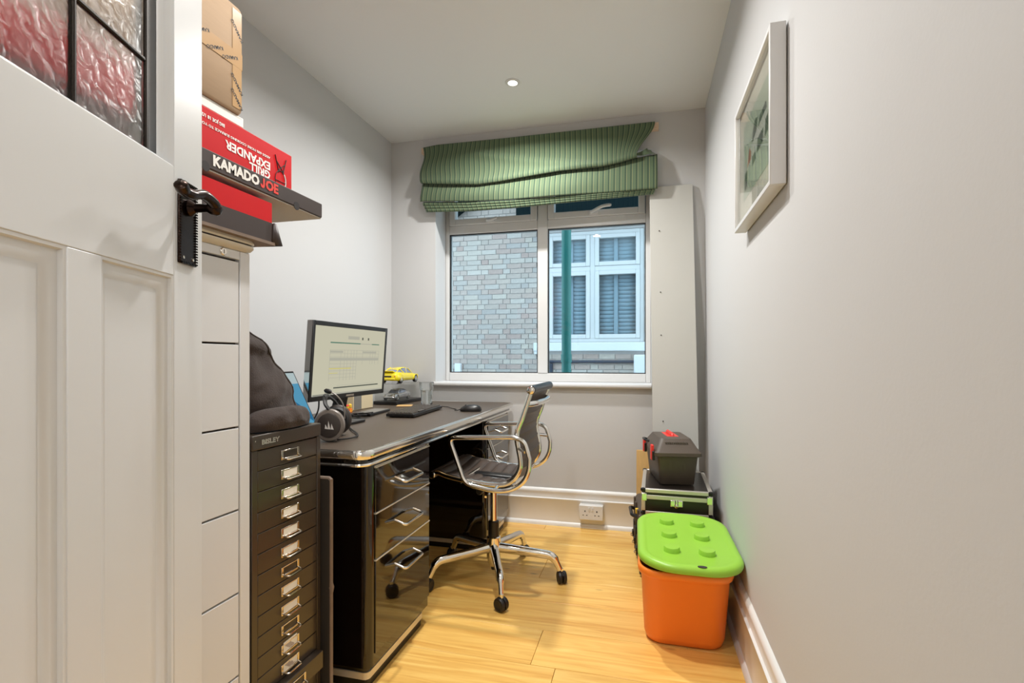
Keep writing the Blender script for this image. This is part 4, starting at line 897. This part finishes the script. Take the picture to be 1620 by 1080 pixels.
# ------------------------------------------------------------------ display case and model cars
cc = at(627, 640.5, z=.7712); CL, CWd = .362, .155
case = thing('display_case', (cc.x - CWd / 2, cc.y + CL / 2, .7712), 'clear acrylic display case on a black base at the desk back', 'display case')
MB().box(-CWd / 2, CWd / 2, -CL / 2, CL / 2, 0, .020).build('base', 'black', case, local=True, bevel=.003)
a_, b_ = CWd / 2 - .006, CL / 2 - .006
MB().box(-a_, a_, -b_, -b_ + .003, .020, .124).box(-a_, a_, b_ - .003, b_, .020, .124).box(-a_, -a_ + .003, -b_ + .003, b_ - .003, .020, .124).box(a_ - .003, a_, -b_ + .003, b_ - .003, .020, .124).box(-a_, a_, -b_, b_, .124, .127).build('acrylic_cover', 'acrylic', case, local=True)
def model_car(name, loc, label, paint, L, lampm, rz=0., flip=False, spoiler=True):
    """fastback coupe, local +y is the nose"""
    t = thing(name, loc, label, 'model car', rz=rz)
    k = L / .24; W_ = .050 * k; S = lambda v: v * k
    # lower body as stations along y: (y, half width, sill, waist)
    st = [(-.118, .034, .020, .036), (-.114, .041, .013, .043), (-.100, .0455, .011, .048), (-.075, .0475, .010, .0495), (-.03, .0435, .010, .047), (.01, .0425, .010, .0455), (.05, .043, .010, .0445), (.08, .0435, .011, .041), (.102, .041, .012, .034), (.114, .036, .014, .027), (.118, .028, .016, .022)]
    rg = []
    for y, hw, z0, z1 in st:
        m = (z0 + z1) / 2
        rg.append([(S(a), S(y), S(b)) for a, b in ((-hw * .9, z0), (-hw, z0 + .004), (-hw * 1.01, m), (-hw * .96, z1 - .004), (-hw * .82, z1), (-hw * .3, z1 + .0015), (hw * .3, z1 + .0015), (hw * .82, z1), (hw * .96, z1 - .004), (hw * 1.01, m), (hw, z0 + .004), (hw * .9, z0))])
    bo = MB().loft(rg).build('body', paint, t, local=True, angle=50)
    gs = [(-.098, .026, .044, .0465), (-.07, .031, .046, .0600), (-.035, .033, .046, .0695), (.0, .0335, .045, .0715), (.025, .0325, .045, .0660), (.052, .034, .043, .0445)]
    rg = [[(S(a), S(y), S(b)) for a, b in ((-hw * 1.12, z0), (-hw * .96, (z0 + z1 * 1.6) / 2.6), (-hw * .82, z1 - .002), (-hw * .4, z1), (hw * .4, z1), (hw * .82, z1 - .002), (hw * .96, (z0 + z1 * 1.6) / 2.6), (hw * 1.12, z0))] for y, hw, z0, z1 in gs]
    MB().loft(rg).build('cabin', 'carglass', t, local=True, angle=60)
    rf = MB()
    rg2 = [[(S(a), S(y), S(b)) for a, b in ((-hw * .84, z1 - .003), (-hw * .80, z1 - .0008), (-hw * .4, z1 + .0012), (hw * .4, z1 + .0012), (hw * .80, z1 - .0008), (hw * .84, z1 - .003))] for y, hw, z0, z1 in gs[1:5]]
    rf.loft(rg2)
    for s in (-1, 1):
        for pts in ([(s * .0365, .052, .0435), (s * .0275, .026, .0655)], [(s * .0365, -.004, .0445), (s * .0282, -.004, .0705)], [(s * .030, -.096, .0455), (s * .0268, -.07, .0585), (s * .029, -.03, .069)], [(s * .0375, -.035, .047), (s * .0285, -.060, .0640)]):
            rf.tube([tuple(S(v) for v in p) for p in pts], S(.0022), 6)
    rf.build('roof', paint, t, local=True, angle=60)
    if spoiler: MB().grid(lambda u, v: (S(-.028 + .056 * u), S(-.118 + .022 * v), S(.0500 + .005 * (1 - v) ** 2)), 8, 4).build('spoiler', paint, t, local=True, solid=S(.003))
    for s in (-1, 1):
        for y in (-.074, .076):
            w_ = MB().lathe([(S(.009), -S(.006)), (S(.0165), -S(.006)), (S(.0175), -S(.004)), (S(.0175), S(.004)), (S(.0165), S(.006)), (S(.0125), S(.0062)), (S(.0115), S(.004))], (S(s * .0405), S(y), S(.0175)), 22, 'x', Matrix.Diagonal((s, 1, 1)).to_3x3()).build('wheel', 'tyre', t, local=True)
            h_ = MB()
            for q in range(5):
                a = 2 * math.pi * q / 5; h_.tube([(S(s * .0458), S(y), S(.0175)), (S(s * .0458), S(y + .0105 * math.cos(a)), S(.0175 + .0105 * math.sin(a)))], S(.0024), 6)
            h_.tube([(S(s * .0455), S(y + .011 * math.cos(a)), S(.0175 + .011 * math.sin(a))) for a in np.linspace(0, 2 * math.pi, 17)[:-1]], S(.0014), 6, True); h_.build('hub', 'chrome', w_, local=True)
            MB().tube([(S(s * .0445), S(y + .0195 * math.cos(a)), S(.0175 + .0195 * math.sin(a))) for a in np.linspace(0, math.pi, 11)], S(.0025), 6).build('arch', paint, t, local=True)
        MB().box(S(s * .022), S(s * .038), S(-.1175), S(-.112), S(.028), S(.0345)).build('tail_lamp', 'lampred', t, local=True, bevel=S(.001))
        MB().lathe([(S(.0085), 0), (S(.0085), S(.003)), (S(.005), S(.005))], (S(s * .033), S(.108), S(.030)), 16, 'y').build('head_lamp', 'chrome', t, local=True)
    MB().box(S(-.036), S(.036), S(-.121), S(-.112), S(.0155), S(.0235)).build('rear_bumper', paint, t, local=True, bevel=S(.002)); MB().box(S(-.02), S(.02), S(-.119), S(-.113), S(.028), S(.034)).build('grille', 'black', t, local=True)
    return t
cxm, cym = case.location.x, case.location.y
model_car('model_car', (cxm + .006, cym + .004, .7712 + .1272), 'yellow classic coupe model car parked on top of the acrylic case', 'yellow', .335, 'lampred')
model_car('model_car', (cxm - .0, cym - .02, .7712 + .0203), 'silver coupe model car inside the acrylic case', 'silver', .235, 'lampred', rz=R(180), spoiler=False)

# ------------------------------------------------------------------ small things on the desk
sb = thing('slim_drive', (-1.345, 2.37, .7712), 'slim grey slab lying behind the keyboard', 'gadget', rz=R(7))
MB().box(-.045, .045, -.13, .13, 0, .012).build('case', 'black', sb, local=True, bevel=.003); MB().box(-.04, .04, -.125, .125, .012, .0135).build('lid', 'slab', sb, local=True)
b1 = at(549, 654, z=.7712)
for nme, lab, p_, m1, m2 in (('toy_figure', 'tiny red and white toy figure at the monitor foot', b1, 'lampred', 'white'), ('toy_figure', 'tiny yellow and orange toy figure behind the red one', b1 + Vector((-.015, .05, 0)), 'orange', 'skin')):
    t = thing(nme, p_, lab, 'figurine')
    MB().loft([rrect(.009, .012, .004, z * 1.0, 0, 0, 3) for z in (0, .022)]).build('body', m1, t, local=True, bevel=.002)
    MB().lathe([(.002, .022), (.009, .025), (.0105, .031), (.009, .038), (.003, .041)], (0, 0, 0), 14).build('head', m2 if m1 != 'lampred' else 'skin', t, local=True)
    MB().lathe([(.0105, .038), (.008, .044), (.002, .046)], (0, 0, 0), 14).build('hat', 'toolred' if m1 == 'lampred' else 'skin', t, local=True)
    MB().box(-.0095, .0095, -.0125, .0125, .008, .011).build('belt', m2, t, local=True)
t = thing('cream_box', (-1.57, 2.575, .7712), 'small cream box standing behind the monitor', 'box')
MB().box(-1.60, -1.515, 2.47, 2.675, .7712, .865).build('carton', 'cream', t, bevel=.002); MB().box(-1.5148, -1.514, 2.475, 2.55, .775, .862).build('grey_side_label', 'slab', t)
t = thing('coaster', at(640, 642, z=.7712), 'square tan coaster beside the display case', 'coaster', rz=R(20))
MB().loft([rrect(.045, .045, .008, z, 0, 0, 4) for z in (0, .004)]).build('pad', 'tan', t, local=True, bevel=.001); MB().loft([rrect(.041, .041, .006, z, 0, 0, 4) for z in (.004, .0046)]).build('inlay', 'pine', t, local=True)
cbn = MB()
for k in range(5):
    c0 = at(560, 659, z=.778); cbn.tube(smooth([(c0.x + .03 * math.sin(k * 2 + q) , c0.y - .05 + .028 * q + .01 * math.cos(k * 3 + q * 2), .775 + .003 * k) for q in range(7)], 4), .0028, 6)
tag(cbn.build('cable_bundle', 'rubber', None), 'tangle of black cables at the foot of the monitor', 'cable')

# ------------------------------------------------------------------ office chair
CXc, CYc = -.700, 2.370
ch = thing('office_chair', (CXc, CYc, 0), 'chrome swivel chair with ribbed dark leather sling pushed up to the desk', 'chair')
prof = [(-.925, .528), (-.900, .538), (-.851, .524), (-.761, .509), (-.658, .499), (-.595, .503), (-.552, .525), (-.524, .566), (-.518, .605), (-.527, .660), (-.534, .703), (-.530, .745), (-.512, .79), (-.496, .838), (-.480, .885), (-.470, .912)]
PR = smooth([(x, 0, z) for x, z in prof], 6)
ln = [0.]
for a, b in zip(PR[:-1], PR[1:]): ln.append(ln[-1] + (b - a).length)
def prof_at(t):
    d = t * ln[-1]; i = max(0, min(len(PR) - 2, int(np.searchsorted(ln, d)) - 1)); k = (d - ln[i]) / (ln[i + 1] - ln[i]); p = PR[i].lerp(PR[i + 1], k); q = (PR[i + 1] - PR[i]).normalized(); return p, Vector((-q.z, 0, q.x))
yA, yB = 2.168, 2.572
NR = 16
def sling(u, v):
    p, n = prof_at(v * .985 + .005); sag = -.020 * math.sin(math.pi * u) * (1 if v < .5 else .6) * (1 if v > .05 else v / .05)
    rib = .0062 * abs(math.sin(v * NR * math.pi)) ** .6
    return Vector((p.x, yA + (yB - yA) * u, p.z)) + n * (sag + rib)
MB().grid(sling, 14, NR * 8).build('sling', 'sling', ch, solid=.010, angle=50)
sm = MB()
for k in range(1, NR):
    sm.tube([sling(u, k / NR) + prof_at(k / NR * .985 + .005)[1] * .0052 for u in np.linspace(.01, .99, 9)], .0010, 5)
sm.build('rib_seams', 'matte', ch)
for y in (yA - .006, yB + .006):
    MB().tube([(p.x, y, p.z) for p in PR], .0115, 10, flat=1.0).build('side_rail', 'chrome', ch)
# rolled top and front ends
tp_ = prof_at(1.)[0]; fp_ = prof_at(0.)[0]
MB().tube([(tp_.x, yA - .016, tp_.z + .004), (tp_.x, yB + .016, tp_.z + .004)], .0195, 16).build('top_roll', 'black', ch)
MB().tube([(fp_.x, yA - .016, fp_.z), (fp_.x, yB + .016, fp_.z)], .016, 16).build('front_roll', 'sling', ch)
for y, s in ((yA - .016, -1), (yB + .016, 1)):
    MB().lathe([(.0175, 0), (.0175, .003), (.012, .006), (.004, .007)], (tp_.x, y, tp_.z + .004), 16, 'y', Matrix.Diagonal((1, s, 1)).to_3x3()).build('end_cap', 'chrome', ch)
    MB().lathe([(.016, 0), (.016, .003), (.010, .006)], (fp_.x, y, fp_.z), 16, 'y', Matrix.Diagonal((1, s, 1)).to_3x3()).build('end_cap', 'chrome', ch)
zb = .855; xb = -.487
MB().tube(bend([(xb - .002, yA - .004, zb), (xb + .028, yA + .05, zb), (xb + .036, (yA + yB) / 2, zb), (xb + .028, yB - .05, zb), (xb - .002, yB + .004, zb)], .05), .0105, 10, flat=1.3).build('back_brace', 'chrome', ch)
for x_, z_ in ((-.548, .512), (-.80, .500)): MB().tube([(x_, yA - .004, z_), (x_, yB + .004, z_)], .010, 10).build('cross_brace', 'chrome', ch)
# arm loops
for y in (2.122, 2.618):
    s = 1 if y > CYc else -1
    loop = [(-.828, y, .722), (-.531, y, .716), (-.487, y, .690), (-.470, y, .610), (-.484, y, .545), (-.531, y, .502), (-.587, y, .484), (-.686, y, .490), (-.756, y, .508)]
    pts = bend([(-.69, y, .7095), (-.531, y, .716), (-.492, y, .700), (-.470, y, .628)], .035) + smooth([(-.470, y, .628), (-.474, y, .575), (-.498, y, .528), (-.540, y, .498), (-.590, y, .484), (-.650, y, .486)], 4)[1:] + bend([(-.655, y, .4865), (-.757, y, .506), (-.832, y, .704), (-.69, y, .7095)], .034)[1:-1]
    MB().tube(pts, .0105, 10, True).build('arm_loop', 'chrome', ch)
    yr = (yA - .006) if s < 0 else (yB + .006)
    MB().tube([(-.620, y, .486), (-.620, yr, .497)], .008, 8).build('arm_bracket', 'chrome', ch)
    MB().tube([(-.487, y, .655), (-.528, yr, .665)], .008, 8).build('arm_bracket', 'chrome', ch)
# tilt mechanism, column, base
mc = MB().box(CXc - .10, CXc + .09, CYc - .045, CYc + .045, .425, .462); mc.build('tilt_housing', 'black', ch, bevel=.012)
MB().prism([(-.60, .472), (-.60, .498), (-.82, .506), (-.82, .484)], 'y', CYc - .03, CYc + .03).prism([(-.79, .500), (-.72, .44), (-.64, .44), (-.62, .490)], 'y', CYc - .055, CYc + .055).build('support_arm', 'black', ch, bevel=.006)
MB().lathe([(.012, -.02), (.016, -.012), (.016, .012), (.011, .02)], (-.74, CYc - .085, .435), 14, 'y').tube([(-.74, CYc - .07, .435), (-.74, CYc, .44)], .006, 8).build('tilt_knob', 'black', ch)
MB().tube([(-.70, CYc - .03, .44), (-.695, CYc - .12, .437), (-.69, CYc - .16, .430)], .0055, 8).build('height_lever', 'chrome', ch)
MB().lathe([(.0165, .270), (.0165, .43)], (CXc, CYc, 0), 20).build('gas_column', 'chrome', ch)
MB().lathe([(.020, .19), (.026, .192), (.026, .272), (.022, .276)], (CXc, CYc, 0), 20).build('column_sleeve', 'black', ch)
MB().lathe([(.018, .060), (.026, .075), (.033, .10), (.035, .15), (.033, .198), (.028, .202)], (CXc, CYc, 0), 24).build('hub', 'chrome', ch)
MB().lathe([(.010, .042), (.012, .045), (.014, .062)], (CXc, CYc, 0), 16).build('hub_foot', 'black', ch)
arm0 = cas0 = None
for k in range(5):
    an = R(-68 + 72 * k)
    M4 = Matrix.Rotation(an, 4, 'Z')
    if arm0 is None:
        path = bend([(.018, 0, .150), (.285, 0, .128), (.318, 0, .062)], .03, 6)
        rr = [.021] + [.0175] * (len(path) - 3) + [.0135, .012]
        arm0 = MB().tube(path, rr, 12, flat=1.15).build('base_arm', 'chrome', ch, local=True)
        arm = arm0
    else:
        arm = arm0.copy(); col.objects.link(arm); arm.parent = ch
    arm.rotation_euler = (0, 0, an)
    swing = R(random.choice((40, -50, 75, 110)))
    p = M4 @ Vector((.326, 0, 0))
    if cas0 is None:
        w = MB()
        for s in (-1, 1):
            w.lathe([(.006, 0), (.026, 0), (.0285, .003), (.0285, .013), (.026, .0165), (.019, .018), (.017, .0165), (.004, .0165)], (0, s * .003, .0286), 22, 'y', Matrix.Diagonal((1, s, 1)).to_3x3())
        cas0 = w.build('caster', 'rubber', ch, local=True)
        hd_ = MB().prism([(.030 * math.cos(a), .0286 + .030 * math.sin(a)) for a in np.linspace(R(-5), R(150), 12)] + [(.025 * math.cos(a), .0286 + .025 * math.sin(a)) for a in np.linspace(R(150), R(-5), 12)], 'y', -.0025, .0025).build('hood', 'rubber', cas0, local=True)
        MB().tube([(.002, 0, .05), (.002, 0, .07)], .0085, 10).build('stem', 'chrome', cas0, local=True)
        cs_ = cas0
    else:
        cs_ = copy_tree(cas0, ch)
    cs_.location = p; cs_.rotation_euler = (0, 0, an + swing)

# ------------------------------------------------------------------ orange tub with green lid
tub = thing('storage_tub', (.142, 2.16, 0), 'bright orange plastic storage tub by the right skirting', 'tub')
def tr_(hx, hy, r, z): return rrect(hx, hy, r, z, 0, 0, 8)
outer = [tr_(.125, .180, .05, .0), (tr_(.135, .190, .06, .006)), tr_(.143, .200, .065, .03), tr_(.154, .250, .07, .262), tr_(.158, .256, .075, .266)]
rim = [tr_(.163, .266, .08, .270), tr_(.166, .270, .082, .280), tr_(.166, .270, .082, .292), tr_(.162, .266, .08, .297), tr_(.156, .258, .075, .296)]
inner = [tr_(.151, .247, .068, .262), tr_(.140, .198, .062, .03), tr_(.13, .185, .05, .008)]
MB().loft(outer + rim + inner).build('tub_body', 'orange', tub, local=True, angle=60)
lid = thing('tub_lid', (.157, 2.165, .3115), 'lime green lid with six round studs on the orange tub', 'lid', rot=(R(1.4), R(1.0), R(1.2)))
def lr(hx, hy, r, z): return rrect(hx, hy, r, z, 0, 0, 10)
LX, LY = .185, .302
MB().loft([lr(LX - .014, LY - .014, .125, .0), lr(LX - .003, LY - .003, .135, .002), lr(LX, LY, .138, .010), lr(LX - .001, LY - .001, .137, .020), lr(LX - .008, LY - .008, .132, .028), lr(LX - .024, LY - .024, .118, .031), lr(LX - .034, LY - .034, .11, .027), lr(LX - .040, LY - .040, .105, .0255), lr(.02, .02, .019, .0265)]).build('lid_shell', 'lime', lid, local=True, angle=50)
for x in (-.062, .062):
    for y in (-.155, 0, .155):
        MB().lathe([(.030, .024), (.0285, .040), (.0265, .043), (.012, .044)], (x, y, 0), 24).build('stud', 'lime', lid, local=True)
MB().lathe([(.0105, .030), (.0105, .0312)], (.0, 0, 0), 16, mtx=Matrix.Diagonal((1.5, .8, 1)).to_3x3()).build('finger_hole', 'hole', lid, local=True).location = (.03, -LY + .016, 0)

# ------------------------------------------------------------------ black hard case under the flight case
hcs = thing('hard_case', (.118, 2.740, 0), 'black moulded hard case standing behind the orange tub', 'case', rz=R(5))
MB().loft([rrect(.150 - e, .195 - e, .02, z, 0, 0, 4) for e, z in ((.006, .0), (0, .006), (0, .136), (.004, .142))]).build('lower_shell', 'tool', hcs, local=True)
MB().loft([rrect(.150 - e, .195 - e, .02, z, 0, 0, 4) for e, z in ((.004, .146), (0, .152), (0, .299), (.008, .311))]).build('upper_shell', 'tool', hcs, local=True)
MB().loft([rrect(.147, .192, .02, z, 0, 0, 4) for z in (.140, .148)]).build('seal', 'rubber', hcs, local=True)
for y in (-.12, .02, .13):
    l_ = MB().box(-.165, -.149, y - .022, y + .022, .10, .185).box(-.172, -.160, y - .016, y + .016, .095, .13).build('latch', 'black', hcs, local=True, bevel=.004)
    MB().tube(bend([(-.165, y - .014, .112), (-.178, y - .014, .10), (-.178, y + .014, .10), (-.165, y + .014, .112)], .004), .0018, 6).build('latch_wire', 'steel', l_, local=True)
for y in (-.165, -.07, .075, .175): MB().box(-.157, -.148, y - .010, y + .010, .012, .13).box(-.160, -.148, y - .012, y + .012, .17, .296).build('rib', 'tool', hcs, local=True, bevel=.003)
MB().tube(bend([(-.15, -.06, .25), (-.185, -.05, .262), (-.185, .09, .262), (-.15, .10, .25)], .015), .009, 8).build('carry_handle', 'black', hcs, local=True)
MB().box(-.165, -.150, -.03, -.008, .262, .286).build('tag', 'skin', hcs, local=True, bevel=.002)

# ------------------------------------------------------------------ aluminium flight case
fc = thing('flight_case', (.150, 2.755, .312), 'black flight case with aluminium edges stacked on the hard case', 'case', rz=R(-1.2))
hx_, hy_, hz_ = .160, .232, .122
MB().box(-hx_ + .003, hx_ - .003, -hy_ + .003, hy_ - .003, .003, hz_ - .003).build('panels', 'casep', fc, local=True)
e_ = .019
def edges(z0, z1):
    m = MB()
    for s in (-1, 1):
        m.box(-hx_ + e_, hx_ - e_, s * hy_, s * (hy_ - e_), z0, z1)
        m.box(s * hx_, s * (hx_ - e_), -hy_ + e_, hy_ - e_, z0, z1)
    return m
edges(0, e_ * .9).build('edge_trim', 'alu', fc, local=True, bevel=.002); edges(hz_ - e_ * .9, hz_).build('edge_trim', 'alu', fc, local=True, bevel=.002)
m = MB()
for sx in (-1, 1):
    for sy in (-1, 1): m.box(sx * hx_, sx * (hx_ - e_), sy * hy_, sy * (hy_ - e_), e_, hz_ - e_)
m.build('corner_post', 'alu', fc, local=True, bevel=.002)
m = MB()
for s in (-1, 1): m.box(-hx_ + e_, hx_ - e_, s * (hy_ + .001), s * (hy_ - .006), .074, .093); m.box(s * (hx_ + .001), s * (hx_ - .006), -hy_ + e_, hy_ - e_, .074, .093)
m.build('lid_band', 'alu', fc, local=True, bevel=.0015)
for sx in (-1, 1):
    for sy in (-1, 1):
        for z in (.006, hz_ - .006): MB().lathe([(.004, -.009), (.011, -.006), (.012, 0), (.011, .006), (.004, .009)], (sx * (hx_ - .008), sy * (hy_ - .008), z), 12).build('corner_cap', 'black', fc, local=True)
    MB().box(sx * (hx_ - .002), sx * (hx_ - .026), -hy_ - .0035, -hy_ + .002, .066, .100).build('corner_plate', 'chrome', fc, local=True, bevel=.002)
ltc = MB().box(-.028, -.006, -hy_ - .006, -hy_, .046, .076).box(.006, .028, -hy_ - .006, -hy_, .046, .076).box(-.005, .005, -hy_ - .009, -hy_, .042, .078).build('latch', 'chrome', fc, local=True, bevel=.003)
MB().lathe([(.009, 0), (.009, .004), (.006, .006)], (0, -hy_ - .006, .05), 14, 'y', Matrix.Diagonal((1, -1, 1)).to_3x3()).build('latch_lock', 'steel', ltc, local=True)

# ------------------------------------------------------------------ tool box
tbx_ = thing('toolbox', (.131, 2.79, .4345), 'black plastic toolbox with red latches on top of the case stack', 'toolbox', rz=R(9))
MB().loft([rrect(hx2, hy2, .012, z, 0, 0, 4) for hx2, hy2, z in ((.080, .150, 0), (.083, .153, .004), (.096, .172, .140))]).build('bin', 'tool', tbx_, local=True)
for x in (-.035, .035): MB().add([(x - .006, -.1515, .006), (x + .006, -.1515, .006), (x + .006, -.1735, .138), (x - .006, -.1735, .138), (x - .004, -.149, .006), (x + .004, -.149, .006), (x + .004, -.168, .138), (x - .004, -.168, .138)], [(0, 1, 2, 3), (7, 6, 5, 4), (0, 4, 5, 1), (1, 5, 6, 2), (2, 6, 7, 3), (3, 7, 4, 0)]).build('rib', 'tool', tbx_, local=True)
ld = MB().loft([rrect(hx2, hy2, r2_, z, 0, 0, 4) for hx2, hy2, r2_, z in ((.104, .180, .014, .140), (.112, .190, .018, .144), (.112, .190, .018, .160), (.104, .182, .018, .166), (.078, .130, .02, .214), (.074, .125, .02, .220), (.055, .10, .02, .222))]).build('lid', 'tool', tbx_, local=True)
gl2 = MB()
for k in range(11): gl2.box(-.055 + .010 * k, -.049 + .010 * k, -.150, -.128, .196 + (.0 if k % 3 else .002), .2065)
gl2.build('raised_lettering', 'tool', ld, local=True)
MB().tube(bend([(.0, -.045, .214), (.0, -.040, .224), (.0, .075, .224), (.0, .08, .214)], .01), .010, 10, flat=1.6).build('carry_handle', 'toolred', ld, local=True)
MB().box(-.03, .03, -.06, .10, .215, .2225).build('handle_recess', 'toolred', ld, local=True, bevel=.002)
for y in (-.135, .10):
    MB().box(-.124, -.110, y - .016, y + .016, .118, .192).build('latch', 'toolred', tbx_, local=True, bevel=.004)
    MB().box(-.121, -.108, y - .034, y - .018, .120, .165).build('latch_mount', 'black', tbx_, local=True, bevel=.003)
MB().tube(bend([(-.110, -.01, .19), (-.130, -.0, .195), (-.130, .06, .195), (-.110, .07, .19)], .008), .006, 8).build('side_handle', 'black', tbx_, local=True)
